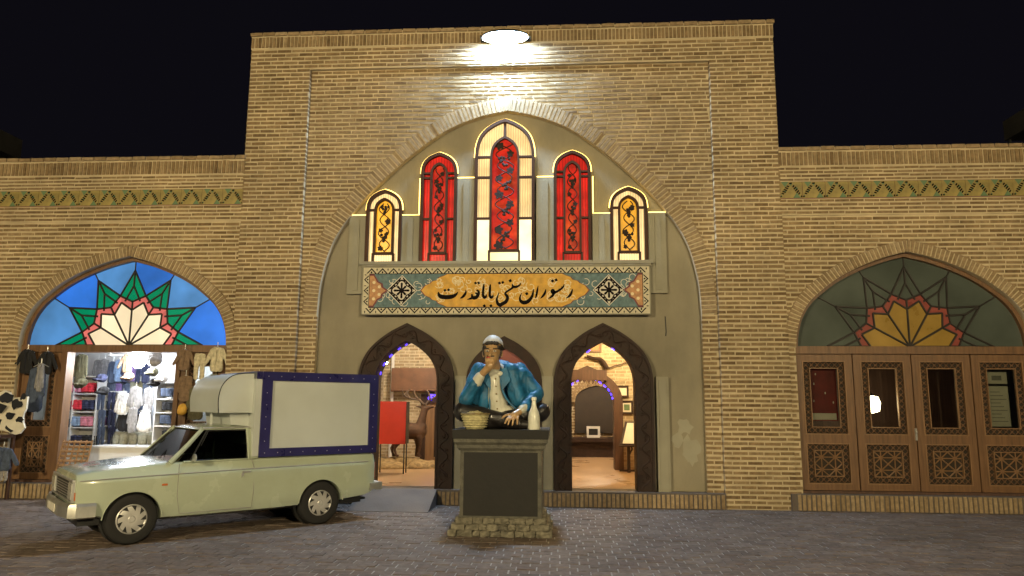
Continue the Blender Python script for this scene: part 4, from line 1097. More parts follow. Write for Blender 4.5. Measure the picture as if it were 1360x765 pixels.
for i in range(N + 1):
    for j in range(N + 1):
        u_, v_ = i / N * 2 - 1, j / N * 2 - 1
        x = 1.155 + u_ * .385; y = v_ * .665; ed = max(abs(u_), abs(v_))
        z = 1.372 + .055 * (1 - abs(u_) ** 3.5) ** .6 * (1 - abs(v_) ** 3.5) ** .6
        vs_.append((x, y, z))
for i in range(N):
    for j in range(N): a = i * (N + 1) + j; fs_.append((a, a + 1, a + N + 2, a + N + 1))
m = MB(); m.add(vs_, fs_); m.box(.775, 1.535, -.66, .66, 1.362, 1.371); m.build('cab_roof', 'truck_paint', truck, angle=60)
m = MB()
def glass(pts): m.add(pts, [(0, 1, 2, 3)])
glass([(.395, -.70, .965), (.395, .70, .965), (.80, .615, 1.365), (.80, -.615, 1.365)])
m.build('windscreen', 'car_glass', truck, smooth=False)
for sg in (-1, 1):
    m = MB(); glass([(.50, sg * .728, .97), (1.39, sg * .728, .97), (1.385, sg * .642, 1.37), (.82, sg * .642, 1.37)]); m.build('side_window', 'car_glass', truck, smooth=False)
m = MB()
for sg in (-1,):
    m.tube([(.645, sg * .742, .975), (.85, sg * .655, 1.352), (1.37, sg * .655, 1.352), (1.385, sg * .742, .975), (.645, sg * .742, .975)], .011, 6)
    m.tube([(.70, sg * .70, .98), (.87, sg * .66, 1.35)], .008, 6)
m.tube([(.392, -.70, .962), (.392, .70, .962), (.795, .62, 1.37), (.795, -.62, 1.37), (.392, -.70, .962)], .015, 6)
m.build('window_seal', 'black_trim', truck)
m = MB(); m.box(1.05, 1.5, -.62, .62, .62, .85); m.box(1.38, 1.52, -.62, .62, .8, 1.15); m.box(.42, .7, -.68, .68, .75, .93); m.box(.4, 1.55, -.7, .7, .45, .6); m.build('seat', 'seat_vinyl', truck, smooth=False)
m = MB(); m.tube([(.86 + .05 * math.sin(a), -.34 + .18 * math.cos(a), .98 + .17 * math.sin(a)) for a in [k * 2 * math.pi / 20 for k in range(21)]], .012, 6); m.build('steering_wheel', 'black_trim', truck)
m = MB(); m.tube([(.35, -.35, .975), (.55, -.05, 1.1)], .007, 5); m.tube([(.35, .25, .975), (.55, .5, 1.1)], .007, 5); m.build('wiper', 'black_trim', truck)
m = MB(); m.box(1.31, 1.42, -.803, -.79, .79, .815); m.box(1.30, 1.33, -.80, -.785, .74, .79); m.build('door_handle', 'chrome', truck, smooth=False)
m = MB(); m.box(.31, .375, -.80, -.785, .685, .71); m.build('side_marker', 'lamp_orange', truck, smooth=False)
m = MB(); m.tube([(.80, -.655, 1.385), (1.50, -.66, 1.392)], .010, 6); m.build('rain_gutter', 'chrome', truck)
m = MB(); m.box(-.762, -.755, -.26, .26, .40, .49); m.build('number_plate', 'paper', truck, smooth=False)
m = MB(); m.ell((.66, -.86, 1.02), (.02, .075, .05), 12, 8); m.tube([(.66, -.80, 1.01), (.66, -.76, .975), (.66, -.735, .965)], .008, 6); m.build('wing_mirror', 'chrome', truck)
# box body
m = MB(); m.box(1.44, 3.315, -.765, .765, 1.0, 2.14); bx_ = m.build('box_body', 'truck_white', truck, smooth=False)
def frame(sg):
    y0, y1 = sorted((sg * .764, sg * .79)); m = MB(); s0, s1, z0, z1 = 1.52, 3.325, .985, 2.155
    m.box(s0, s1, y0, y1, z1 - .125, z1); m.box(s0, s1, y0, y1, z0, z0 + .115)
    m.box(s0, s0 + .145, y0, y1, z0 + .115, z1 - .125); m.box(s1 - .13, s1, y0, y1, z0 + .115, z1 - .125)
    return m
m = frame(-1); m2 = frame(1); m.add(m2.v, m2.f)
m.box(1.44, 1.52, -.772, .772, 2.05, 2.152); m.box(1.44, 3.325, -.764, .764, 2.14, 2.155)
m.box(3.312, 3.335, -.79, .79, 2.03, 2.156); m.box(3.312, 3.335, -.79, .79, .984, 1.1); m.box(3.312, 3.335, -.792, -.65, 1.1, 2.03); m.box(3.312, 3.335, .65, .792, 1.1, 2.03)
m.build('box_frame', 'truck_purple', bx_, smooth=False)
m = MB(); k = 0
for z in (1.04, 2.09):
    s = 1.6
    while s < 3.3: m.ell((s, -.791, z), (.007, .005, .007), 8, 5); s += .185
for s in (1.59, 3.26):
    z = 1.2
    while z < 2.0: m.ell((s, -.791, z), (.007, .005, .007), 8, 5); z += .165
m.build('screws', 'chrome', bx_)
fp = smooth_line([(.985, 1.585), (.972, 1.77), (1.0, 1.92), (1.06, 2.02), (1.15, 2.09), (1.28, 2.122), (1.44, 2.132)], 4) + [(1.44, 1.585)]
m = MB(); m.prism([(x, z) for x, z in fp], -.66, .60); fr_ = m.build('wind_fairing', 'truck_white', truck, angle=40)
m = MB(); m.tube([(x, -.661, z) for x, z in fp[:-1]], .006, 5); m.build('seam', 'black_trim', fr_)
m = MB(); m.prism([(1.20, 1.42), (1.44, 1.40), (1.44, 1.585), (1.17, 1.585)], -.55, .5); m.box(1.0, 1.03, -.3, -.27, 1.41, 1.59); m.build('fairing_support', 'truck_white', truck, smooth=False)

# ================================================================== STATUE
PX, PY0, PY1 = .18, -2.76, -1.62
ped = thing('pedestal', 'dark square stone pedestal with moulded cornice under the seated statue', 'pedestal', (PX, -2.19, 0))
def pbox(mb, hw, z0, z1, hw2=None, dj=0):
    hd0 = hw - .03; hw2 = hw2 or hw; hd1 = hw2 - .03
    v = [(-hw, -hd0, z0), (hw, -hd0, z0), (hw, hd0, z0), (-hw, hd0, z0), (-hw2, -hd1, z1), (hw2, -hd1, z1), (hw2, hd1, z1), (-hw2, hd1, z1)]
    mb.add(v, [(0, 1, 5, 4), (1, 2, 6, 5), (2, 3, 7, 6), (3, 0, 4, 7), (4, 5, 6, 7), (3, 2, 1, 0)])
m = MB(); pbox(m, .665, 0, .05); pbox(m, .62, .05, .14, .60); pbox(m, .58, .14, .235, .56); base_ = m.build('base', 'stone_trim', ped, smooth=False)
rnd = random.Random(21)
def rough_block(x0, x1, y0, y1, z0, z1):
    m = MB(); m.box(x0, x1, y0, y1, z0, z1); bm = bmesh.new(); me = bpy.data.meshes.new('stone'); me.from_pydata(m.v, [], m.f); bm.from_mesh(me)
    bmesh.ops.subdivide_edges(bm, edges=bm.edges[:], cuts=2, use_grid_fill=True)
    for v in bm.verts: v.co += Vector((rnd.uniform(-1, 1), rnd.uniform(-1, 1), rnd.uniform(-1, 1))) * .008
    bm.to_mesh(me); bm.free(); me.materials.append(MATS['stone_rough']); link('stone', me, base_)
for z0, z1, hw_ in ((.005, .075, .69), (.08, .15, .655), (.155, .225, .60)):
    for sd in range(4):
        x = -hw_
        while x < hw_ - .03:
            l = min(rnd.uniform(.10, .24), hw_ - x); d0 = hw_ - .03
            if hw_ - x - l < .07: l = hw_ - x
            a, b_ = x + .006, x + l - .006
            if sd == 0: rough_block(a, b_, -d0, -d0 + .07, z0, z1)
            elif sd == 1: rough_block(a, b_, d0 - .07, d0, z0, z1)
            elif sd == 2: rough_block(hw_ - .07, hw_, max(a, -d0 + .08), min(b_, d0 - .08), z0, z1) if min(b_, d0 - .08) - max(a, -d0 + .08) > .02 else None
            else: rough_block(-hw_, -hw_ + .07, max(a, -d0 + .08), min(b_, d0 - .08), z0, z1) if min(b_, d0 - .08) - max(a, -d0 + .08) > .02 else None
            x += l
m = MB(); pbox(m, .55, .235, 1.105); m.build('block', 'stone_trim', ped, smooth=False)
m = MB(); m.box(-.50, .50, -.525, -.515, .25, 1.08); m.box(.515, .525, -.47, .47, .27, 1.07); m.box(-.525, -.515, -.47, .47, .27, 1.07); m.build('panel', 'stone_dark', ped, smooth=False)
m = MB(); pbox(m, .565, 1.105, 1.135, .585); pbox(m, .595, 1.135, 1.18); pbox(m, .60, 1.18, 1.215, .63); pbox(m, .635, 1.215, 1.262); m.build('cornice', 'stone_trim', ped, smooth=False)
m = MB(); pbox(m, .645, 1.262, 1.385, .655); m.build('top_slab', 'stone_dark', ped, smooth=False)

stt = thing('seated_statue', 'painted statue of a cross-legged man in blue jacket and white skullcap', 'statue', (PX, -2.19, 1.386))
SO = Vector((PX, -2.19, 1.386))
def J(px, py, y): return at(px, py, y) - SO
hd = J(654, 468, -2.47); nk = J(660, 497, -2.30)
shL, shR = J(635, 490, -2.24), J(690, 490, -2.22)
chest, waist = J(663, 508, -2.18), J(661, 548, -2.08)
elL, wrL, haL = J(619, 531, -2.44), J(639, 498, -2.52), J(651, 486, -2.60)
elR, wrR, haR = J(714, 523, -2.30), J(692, 545, -2.58), J(683, 552, -2.66)
knL, knR = J(615, 547, -2.42), J(718, 547, -2.38); knL.z = max(knL.z, .13); knR.z = max(knR.z, .13)
hiL, hiR = Vector((-.18, .12, .15)), Vector((.18, .12, .15))
anL, anR = Vector((.22, -.36, .09)), Vector((-.20, -.30, .09))
def head_prims(b, k=1.0):
    b.ell(hd + Vector((0, .02, .045)), (.128, .16, .165), 20, 14)
    b.ell(hd + Vector((-.004, -.045, -.085)), (.098, .10, .125), 18, 12)
    b.cap(hd + Vector((-.012, -.135, .015)), hd + Vector((-.02, -.175, -.045)), .018, .030)      # nose
    b.ell(hd + Vector((-.005, -.125, .045)), (.085, .035, .018), 12, 8)                            # brow
    for s in (-1, 1): b.ell(hd + Vector((s * .130, .02, -.02)), (.018, .035, .055), 10, 8)
    b.ell(hd + Vector((-.01, -.135, -.155)), (.04, .03, .028), 10, 8)                              # chin
b = MB(); head_prims(b)
b.cap(hd + Vector((.01, .04, -.12)), nk, .085, .095)
b.cap(nk, chest + Vector((0, .05, 0)), .11, .14); b.cap(chest + Vector((0, .05, 0)), waist + Vector((0, .04, 0)), .15, .14); b.cap(waist + Vector((0, .04, 0)), (0, .12, .15), .14, .16)
b.cap(nk, shL, .07, .06); b.cap(nk, shR, .07, .06)
b.cap(shL, elL, .075, .06); b.cap(elL, wrL, .06, .045); b.cap(shR, elR, .075, .06); b.cap(elR, wrR, .06, .045)
b.cap(hiL, knL, .13, .09); b.cap(hiR, knR, .13, .09); b.cap(knL, anL, .085, .06); b.cap(knR, anR, .085, .06)
b.cap(anL, anL + Vector((.12, -.02, -.03)), .05, .04); b.cap(anR, anR + Vector((-.12, -.02, -.03)), .05, .04)
# raised hand: palm and five fingers closing towards the mouth
b.cap(wrL, haL, .046, .058)
mo = hd + Vector((-.03, -.17, -.085))
for k in range(4):
    r0 = haL + Vector((-.045 + k * .03, -.03, .03 - abs(k - 1.5) * .008)); mid = r0 + Vector((.0, -.035, .045 + .01 * (k in (1, 2)))); tip = mid + (mo - mid) * .55 + Vector((-.03 + k * .02, 0, 0))
    b.cap(r0, mid, .019, .017); b.cap(mid, tip, .017, .014)
th0 = haL + Vector((.045, .0, .0)); b.cap(th0, th0 + Vector((.02, -.03, .055)), .02, .017); b.cap(th0 + Vector((.02, -.03, .055)), mo + Vector((.045, -.01, -.01)), .017, .014)
# hanging hand on the knee
b.cap(wrR, haR, .046, .056)
for k, (dx, ln) in enumerate(((-.095, .9), (-.07, 1.05), (-.04, 1.1), (-.005, 1.0))):
    r0 = haR + Vector((-.045 + k * .032, -.02, -.01)); mid = r0 + Vector((dx * .55, -.045, -.035)) * ln; tip = mid + Vector((dx * .35, -.012, -.07)) * ln
    b.cap(r0, mid, .020, .017); b.cap(mid, tip, .017, .012)
t0 = haR + Vector((-.05, .02, .015)); b.cap(t0, t0 + Vector((-.07, -.03, -.01)), .022, .018); b.cap(t0 + Vector((-.07, -.03, -.01)), t0 + Vector((-.115, -.045, -.05)), .018, .013)
me = remesh(b, .0085, 3); me.materials.append(MATS['skin_paint']); sbody = link('body', me, stt)
b = MB()
b.ell(chest + Vector((0, .10, -.03)), (.33, .17, .36), 24, 16); b.cap(chest + Vector((-.16, .08, -.15)), waist + Vector((-.19, .02, -.10)), .17, .16); b.cap(chest + Vector((.16, .08, -.15)), waist + Vector((.22, .02, -.10)), .18, .17)
b.cap(nk + Vector((-.10, .05, -.03)), shL + Vector((.02, .02, .0)), .085, .09); b.cap(nk + Vector((.10, .05, -.03)), shR + Vector((-.02, .02, 0)), .085, .095)
b.cap(J(643, 493, -2.32), J(644, 550, -2.30), .095, .085); b.cap(J(638, 500, -2.26), J(634, 545, -2.22), .12, .11)
b.cap(J(679, 492, -2.32), J(689, 530, -2.36), .115, .125); b.cap(J(690, 500, -2.26), J(694, 545, -2.25), .14, .13)
b.cap(shL, elL, .095, .095); b.cap(elL, elL + (wrL - elL) * .68, .10, .082)
b.cap(shR, elR, .10, .098); b.cap(elR, elR + (wrR - elR) * .78, .10, .076)
me = remesh(b, .011, 3, fold=.016, freq=(8, 8, 6)); me.materials.append(MATS['jacket_blue']); jk = link('jacket', me, stt)
# lapel and sleeve creases
lp_ = MB()
lp_.tube(smooth_line([tuple(J(650, 494, -2.44)), tuple(J(651, 520, -2.44)), tuple(J(650, 548, -2.42))], 5), [.012] * 11, 6, flat=.6)
lp_.tube(smooth_line([tuple(J(665, 488, -2.42)), tuple(J(666, 512, -2.46)), tuple(J(673, 530, -2.49)), tuple(J(685, 543, -2.5))], 5), [.014] * 16, 6, flat=.6)
lp_.tube(smooth_line([tuple(J(672, 486, -2.42)), tuple(J(676, 503, -2.47)), tuple(J(668, 516, -2.48))], 5), [.011] * 11, 6, flat=.6)
lp_.build('lapel', 'jacket_blue', jk)
for pts in (((665, 490, -2.43), (672, 488, -2.44), (678, 505, -2.49), (667, 518, -2.49)), ((651, 494, -2.44), (646, 492, -2.43), (642, 506, -2.44), (650, 516, -2.45))):
    m = MB(); m.add([tuple(J(*q)) for q in pts] + [tuple(J(*q) + Vector((0, .03, 0))) for q in pts], [(0, 1, 2, 3), (7, 6, 5, 4), (0, 4, 5, 1), (1, 5, 6, 2), (2, 6, 7, 3), (3, 7, 4, 0)]); m.build('lapel_flap', 'jacket_blue', jk, smooth=False)
b = MB(); b.cap(J(657, 498, -2.36), J(659, 525, -2.35), .095, .12); b.cap(J(659, 525, -2.35), J(664, 550, -2.33), .12, .15); b.cap(J(657, 494, -2.36), J(661, 492, -2.28), .10, .11)
b.cap(J(655, 548, -2.33), J(676, 548, -2.36), .10, .10)
for s, q in ((-1, (653, 497)), (1, (664, 496))): b.ell(J(*q, -2.44), (.045, .02, .04), 10, 8)
b.cap(wrL + (elL - wrL) * .30, wrL + (elL - wrL) * .06, .078, .068); b.cap(wrR + (elR - wrR) * .2, wrR + (elR - wrR) * .02, .072, .06)
me = remesh(b, .011, 3, fold=.009, freq=(10, 10, 6)); me.materials.append(MATS['shirt_white']); sh_ = link('shirt', me, stt)
bt = MB()
for k in range(5): bt.ell(J(658 + k * .6, 503 + k * 10, -2.475), (.012, .008, .012), 8, 6)
bt.build('buttons', 'straw_dark', sh_)
b = MB(); b.cap(hiL, knL, .18, .135); b.cap(hiR, knR, .18, .135); b.cap(knL, anL, .13, .09); b.cap(knR, anR, .13, .09); b.ell((0, .12, .17), (.36, .24, .17), 24, 14); b.cap((-.15, -.2, .11), (.15, -.2, .11), .11, .11)
me = remesh(b, .013, 3, fold=.012, freq=(8, 8, 8)); me.materials.append(MATS['trouser_black']); link('trousers', me, stt)
b = MB()
for q, d in ((anL, 1), (anR, -1)): b.cap(q + Vector((d * .04, -.03, -.02)), q + Vector((d * .18, -.06, -.03)), .065, .05)
me = remesh(b, .012, 2); me.materials.append(MATS['trouser_black']); link('shoes', me, stt)
# cap, hair and face
b = MB(); pr = []
for k in range(11):
    a = R(4 + k * 8.6); pr.append((.155 * math.cos(R(90) - a) ** .8, .185 * math.sin(R(90) - a)))
v_ = []
cp_ = MB(); cp_.ell(hd + Vector((.004, .03, .085)), (.150, .182, .162), 24, 14, rot=Matrix.Rotation(R(-10), 3, 'X'))
bm = bmesh.new(); me = bpy.data.meshes.new('cap'); me.from_pydata(cp_.v, [], cp_.f); bm.from_mesh(me)
bmesh.ops.bisect_plane(bm, geom=bm.verts[:] + bm.edges[:] + bm.faces[:], plane_co=hd + Vector((0, 0, .10)), plane_no=Vector((.05, .30, 1)).normalized(), clear_inner=True)
bm.to_mesh(me); bm.free(); me.materials.append(MATS['cap_white']); me.polygons.foreach_set('use_smooth', [True] * len(me.polygons)); link('skullcap', me, stt)
b = MB(); rnd = random.Random(3)
for k in range(46):
    a = R(-205 + k * 230 / 45) ; c = hd + Vector((.131 * math.cos(a), .02 + .165 * math.sin(a), .095 - .03 * math.sin(a) - (.05 if abs(math.sin(a)) < .75 else 0)))
    b.ell(c, (.018, .016, .018 + .014 * rnd.random()), 6, 5)
for s in (-1, 1): b.cap(hd + Vector((s * .125, -.03, .06)), hd + Vector((s * .122, -.035, -.04)), .018, .010)
b.ell(hd + Vector((0, .11, -.02)), (.118, .08, .11), 16, 10)
b.build('hair', 'hair_black', stt)
b = MB()
for s in (-1, 1):
    b.cap(hd + Vector((s * .034 - .008, -.156, .044)), hd + Vector((s * .085 - .006, -.138, .048)), .008, .005)
    b.ell(hd + Vector((s * .052 - .008, -.142, .010)), (.010, .010, .010), 8, 6)
b.cap(hd + Vector((-.055, -.150, -.062)), hd + Vector((.035, -.150, -.062)), .009, .009)
b.build('brows_and_pupils', 'hair_black', stt)
b = MB()
for s in (-1, 1): b.ell(hd + Vector((s * .052 - .008, -.132, .010)), (.026, .016, .013), 10, 6)
b.build('eyes', 'eye_white', stt)
MB().ell(hd + Vector((-.04, -.158, -.085)), (.034, .02, .018), 10, 6).build('mouth', 'mouth_red', stt)

bk = thing('straw_basket', 'small woven straw basket on the pedestal beside the statue', 'basket', (at(631, 566, -2.58).x, -2.56, 1.386))
m = MB(); m.lathe([(.12, 0), (.135, .02), (.175, .13), (.195, .205), (.185, .205), (.165, .13), (.125, .025), (.0, .02)], 28); m.build('bowl', 'basket_straw', bk)
m = MB()
for k in range(6):
    z = .03 + k * .033; r = .138 + .058 * (z / .2) ** .8
    m.tube([((r + .004 * (-1) ** i) * math.cos(i * math.pi / 14), (r + .004 * (-1) ** i) * math.sin(i * math.pi / 14), z) for i in range(29)], .010, 5)
m.build('weave', 'basket_straw', bk)
m = MB(); m.tube([(.197 * math.cos(i * math.pi / 14), .197 * math.sin(i * math.pi / 14), .205) for i in range(29)], .014, 6); m.build('rim', 'straw_dark', bk)
m = MB(); rnd = random.Random(9)
for k in range(70):
    a, r = rnd.uniform(0, 6.28), .165 * math.sqrt(rnd.random()); m.ell((r * math.cos(a), r * math.sin(a), .19 + .035 * (1 - (r / .17) ** 2) + rnd.uniform(-.01, .01)), (.024, .024, .018), 6, 5)
stuff(m.build('nuts', 'basket_straw', bk))
bo = MB(); bo.lathe([(.082, 0), (.085, .02), (.080, .17), (.070, .23), (.042, .29), (.032, .33), (.030, .39), (.038, .395), (.038, .43), (.030, .44), (.0, .44)], 24)
tag(bo.build('bottle', 'bottle_white', None, loc=(at(709, 568, -2.64).x, -2.62, 1.386)), 'white milk bottle standing at the statue\'s knee on the pedestal', 'bottle')

# ================================================================== LEFT DOORWAY ROOM
def T(px0, py0, px1, py1, y):
    a, b = at(px0, py0, y), at(px1, py1, y); return min(a.x, b.x), max(a.x, b.x), min(a.z, b.z), max(a.z, b.z)
x0, x1, z0, z1 = T(500, 533, 538, 590, 2.6)
t = thing('red_cabinet', 'red board cabinet on thin black legs in the left doorway', 'cabinet', ((x0 + x1) / 2, 2.8, FZ))
c = t.location
MB().box(x0 - c.x, x1 - c.x, -.2, -.185, z0 - FZ, z1 - FZ).build('front_panel', 'red_paint', t, smooth=False)
MB().box(x0 - c.x + .004, x1 - c.x + .01, -.184, .12, z0 - FZ + .004, z1 - FZ - .004).build('case', 'black_metal', t, smooth=False)
for a in (x0 - c.x + .05, x1 - c.x - .03):
    for q in (-.15, .1): MB().tube([(a, q, z0 - FZ + .01), (a, q, 0)], .014, 6).build('leg', 'black_metal', t)
# stuffed deer on a hay mound
DY = 4.35
t = thing('stuffed_deer', 'mounted brown antlered deer standing in the left doorway room', 'deer', (at(550, 600, DY).x, DY, .50))
D0 = t.location
def D(px, py, dy=0): return at(px, py, DY + dy) - Vector(D0)
b = MB()
b.cap(D(528, 571), D(556, 573), .20, .19); b.cap(D(532, 570), D(524, 574), .19, .17); b.cap(D(556, 573), D(559, 567), .18, .14)
b.cap(D(558, 566), D(562, 551), .12, .085); b.cap(D(562, 551), D(564, 543), .085, .078); b.cap(D(564, 543), D(573, 540), .072, .035)
b.cap(D(573, 540), D(575, 540.5), .035, .03)
b.cap(D(561, 541), D(551, 539), .035, .012); b.cap(D(563, 539), D(558, 534), .03, .012)
for dx, dy in ((0, -.09), (-3.5, .1)):
    k0, k1, k2 = D(557 + dx, 580, dy), D(558 + dx, 592, dy), D(556 + dx, 604, dy); k2.z = .02
    b.cap(k0, k1, .085, .042); b.cap(k1, k2, .04, .03); b.cap(k2, k2 + Vector((.04, 0, -.005)), .035, .03)
for dx, dy in ((0, -.09), (-4, .1)):
    k0, k1, k2, k3 = D(526 + dx, 578, dy), D(529 + dx, 588, dy), D(524 + dx, 595, dy), D(526 + dx, 606, dy); k3.z = .02
    b.cap(k0, k1, .12, .06); b.cap(k1, k2, .055, .036); b.cap(k2, k3, .036, .028); b.cap(k3, k3 + Vector((.04, 0, -.005)), .033, .03)
b.cap(D(520, 570), D(516, 578), .04, .02)
me = remesh(b, .014, 4); me.materials.append(MATS['deer_fur']); link('body', me, t)
b = MB()
for pts in (((563, 537), (556, 531), (544, 529), (537, 525), (534, 517)), ((556, 531), (551, 524), (550, 517)), ((544, 529), (541, 522), (545, 516)), ((537, 525), (541, 519)),
            ((566, 537), (571, 531), (578, 527), (580, 519)), ((571, 531), (570, 523), (566, 517)), ((578, 527), (584, 523))):
    P = smooth_line([tuple(D(a, c_, -.05)) for a, c_ in pts], 4); b.tube(P, [.028 - .016 * i / len(P) for i in range(len(P))], 6)
b.build('antlers', 'antler', t)
b = MB(); b.ell(D(564.5, 542, -.07), (.014, .012, .014), 8, 6); b.build('eye', 'black_metal', t)
b = MB(); rnd = random.Random(2)
for k in range(40): a, r = rnd.uniform(0, 6.28), math.sqrt(rnd.random()); b.ell((-2.75 + r * 1.15 * math.cos(a), 4.4 + r * .6 * math.sin(a), .27), (.22, .2, .24 - .1 * r), 8, 6)
me = remesh(b, .03, 2); me.materials.append(MATS['hay'])
tag(link('hay_mound', me), 'low brown hay and rock mound under the deer', 'mound')
x0, x1, z0, z1 = T(522, 489, 592, 520, 5.9)
b = MB(); b.box(x0, x1, 5.75, 6.19, z0 + .03, z1); b.tube([(x0, 5.75, z0 + .02), (x1, 5.75, z0 + .03)], .03, 8)
tag(b.build('leather_canopy', 'leather_brown', None), 'brown leather covered canopy on the back wall above the deer', 'canopy')
x0, x1, z0, z1 = T(566, 535, 590, 604, 6.1)
t = thing('inner_door', 'brown wooden inner door behind the deer with blue light above', 'door', ((x0 + x1) / 2, 6.15, FZ)); c = t.location; W_ = (x1 - x0) / 2
MB().box(-W_, W_, -.06, .04, 0, z1 - FZ).build('leaf', 'wood_mid', t, smooth=False)
m = MB(); m.box(-W_ - .12, -W_, -.12, .04, 0, z1 - FZ + .1); m.box(W_, W_ + .12, -.12, .04, 0, z1 - FZ + .1); m.box(-W_ - .12, W_ + .12, -.14, .04, z1 - FZ, z1 - FZ + .22); m.box(-.02, .02, -.075, -.06, .1, z1 - FZ - .1); m.build('frame', 'wood_dark', t, smooth=False)
m = MB(); m.ell((-.12, -.18, z1 - FZ + .12), (.06, .05, .06), 10, 8); m.tube([(-.15, -.16, z1 - FZ + .2), (.4, -.16, z1 - FZ + .16)], .02, 6); m.build('blue_light', 'led_blue', t)
p = at(519, 530, 6.0); m = MB(); m.tube([(p.x, 6.1, FZ), (p.x, 6.1, 3.85)], .045, 10); tag(m.build('drain_pipe', 'room_white', None), 'white vertical pipe in the corner of the left doorway room', 'pipe')

# ================================================================== RIGHT DOORWAY ROOM
def framed(px0, py0, px1, py1, y, label, inner, rim='wood_dark'):
    x0, x1, z0, z1 = T(px0, py0, px1, py1, y); t = thing('framed_picture', label, 'picture', ((x0 + x1) / 2, y, (z0 + z1) / 2)); a, b_ = (x1 - x0) / 2, (z1 - z0) / 2; f = .045
    m = MB(); m.box(-a, a, -.03, 0, b_ - f, b_); m.box(-a, a, -.03, 0, -b_, -b_ + f); m.box(-a, -a + f, -.03, 0, -b_ + f, b_ - f); m.box(a - f, a, -.03, 0, -b_ + f, b_ - f); m.build('frame', rim, t, smooth=False)
    MB().box(-a + f, a - f, -.012, -.002, -b_ + f, b_ - f).build('mount', inner[0], t, smooth=False)
    if len(inner) > 1: MB().box(-a * .45, a * .45, -.016, -.013, -b_ * .45, b_ * .45).build('picture', inner[1], t, smooth=False)
framed(816, 512, 835, 528, 4.22, 'cream certificate in brown frame, upper of the two wall pictures', ['paper'])
framed(824, 532, 841, 550, 4.22, 'small dark-framed picture with green centre, lower on the brick wall', ['paper', 'tile_green'])
framed(780, 452, 799, 468, 4.22, 'wood framed picture near the top of the right doorway', ['tile_orange'], 'wood')
framed(783, 517, 797, 528, 8.66, 'small pale picture on the far wall of the hearth room', ['paper'])
inn2 = [(1.62 - .60, FZ)] + arch(PROF_DOOR, 1.62, .60, 1.75, 2.38) + [(1.62 + .60, FZ)]
out2 = [(1.62 - .80, FZ)] + arch(PROF_DOOR, 1.62, .80, 1.75, 2.60) + [(1.62 + .80, FZ)]
m = MB().band(inn2, out2, 4.14, 4.6); ia = m.build('inner_arch', 'wood_brown', portal)
m = MB(); q = offset(inn2[1:-1], -.02)
for i in range(3, len(q) - 4, 4): m.tube([(q[i][0], 4.2, q[i][1]), (q[i + 2][0], 4.2, q[i + 2][1])], .014, 6)
m.build('led_strip', 'led_blue', ia)
x0, x1, z0, z1 = T(744, 491, 806, 508, 4.05); m = MB(); m.box(x0, x1, 4.02, 4.16, z0 + .05, z1)
x = x0
while x < x1 - .1: m.prism([(x, z0 + .06), (x + .05, z0 - .02), (x + .1, z0 + .06)], 4.03, 4.1); x += .1
tag(m.build('wooden_valance', 'wood_brown', None, smooth=False), 'scalloped dark wooden valance over the inner arch', 'valance')
P = [tuple(at(a, b_, 4.15)) for a, b_ in ((779, 473), (788, 476), (798, 478), (803, 484), (806, 490))]
tag(MB().tube(smooth_line(P, 4), [.03 + .002 * i for i in range(17)], 8).build('smoking_pipe', 'wood_dark', None), 'curved dark wooden pipe hung on the brick wall inside the right doorway', 'wall decoration')
P = [tuple(at(a, b_, 4.15)) for a, b_ in ((808, 489), (816, 486), (824, 484), (836, 480))]
tag(MB().tube(smooth_line(P, 4), .014, 6).build('hanging_stick', 'wood_brown', None), 'thin knotted stick hung above the certificate', 'wall decoration')
# reading stand with tilted menu board
x0, x1, z0, z1 = T(822, 560, 848, 592, 3.5)
t = thing('menu_stand', 'tilted menu board on dark wooden stand inside the right doorway', 'menu stand', ((x0 + x1) / 2, 3.6, FZ)); c = t.location; a = (x1 - x0) / 2
zb, zt = z0 - FZ, z1 - FZ
m = MB(); m.add([(-a, -.1, zb), (a, -.1, zb), (a + .1, .18, zt), (-a + .16, .18, zt), (-a, -.05, zb - .03), (a, -.05, zb - .03), (a + .1, .22, zt - .02), (-a + .16, .22, zt - .02)], [(0, 1, 2, 3), (7, 6, 5, 4), (0, 4, 5, 1), (1, 5, 6, 2), (2, 6, 7, 3), (3, 7, 4, 0)]); m.build('board', 'wood_dark', t, smooth=False)
m = MB(); m.add([(-a + .07, -.082, zb + .045), (a - .04, -.082, zb + .045), (a + .05, .155, zt - .03), (-a + .20, .155, zt - .03)], [(0, 1, 2, 3)]); m.v = [(x, y - .022, z) for x, y, z in m.v]; m.build('menu_sheet', 'paper', t, smooth=False)
m = MB(); m.lathe([(.035, .0), (.035, zb + .05)], 10); m.box(-.2, .2, -.02, .02, .02, .06); m.box(-.02, .02, -.2, .2, .02, .06); m.tube([(0, 0, .35), (.08, 0, .5), (.03, 0, .62)], .02, 6); m.build('post', 'wood_dark', t)
# hearth room
x0, x1, z0, z1 = T(744, 588, 812, 606, 7.9)
t = thing('hearth_bench', 'low dark bench along the far wall under the hearth', 'bench', ((x0 + x1) / 2, 8.2, FZ)); a = (x1 - x0) / 2 + .4
MB().box(-a, a, -.32, .38, .42, .52).build('seat', 'wood_dark', t, smooth=False); MB().box(-a + .05, a - .05, -.22, .38, 0, .42).build('front', 'wood_dark', t, smooth=False)
x0, x1, z0, z1 = T(779, 566, 797, 585, 8.3)
t = thing('stove', 'small white-fronted stove standing in the brick hearth', 'stove', ((x0 + x1) / 2, 8.4, FZ + .52)); a = (x1 - x0) / 2; hh = max(.3, z1 - FZ - .52)
m = MB(); m.box(-a, a, -.12, -.09, hh - .07, hh); m.box(-a, a, -.12, -.09, 0, .07); m.box(-a, -a + .06, -.12, -.09, .07, hh - .07); m.box(a - .06, a, -.12, -.09, .07, hh - .07); m.build('front_frame', 'stove_white', t, smooth=False)
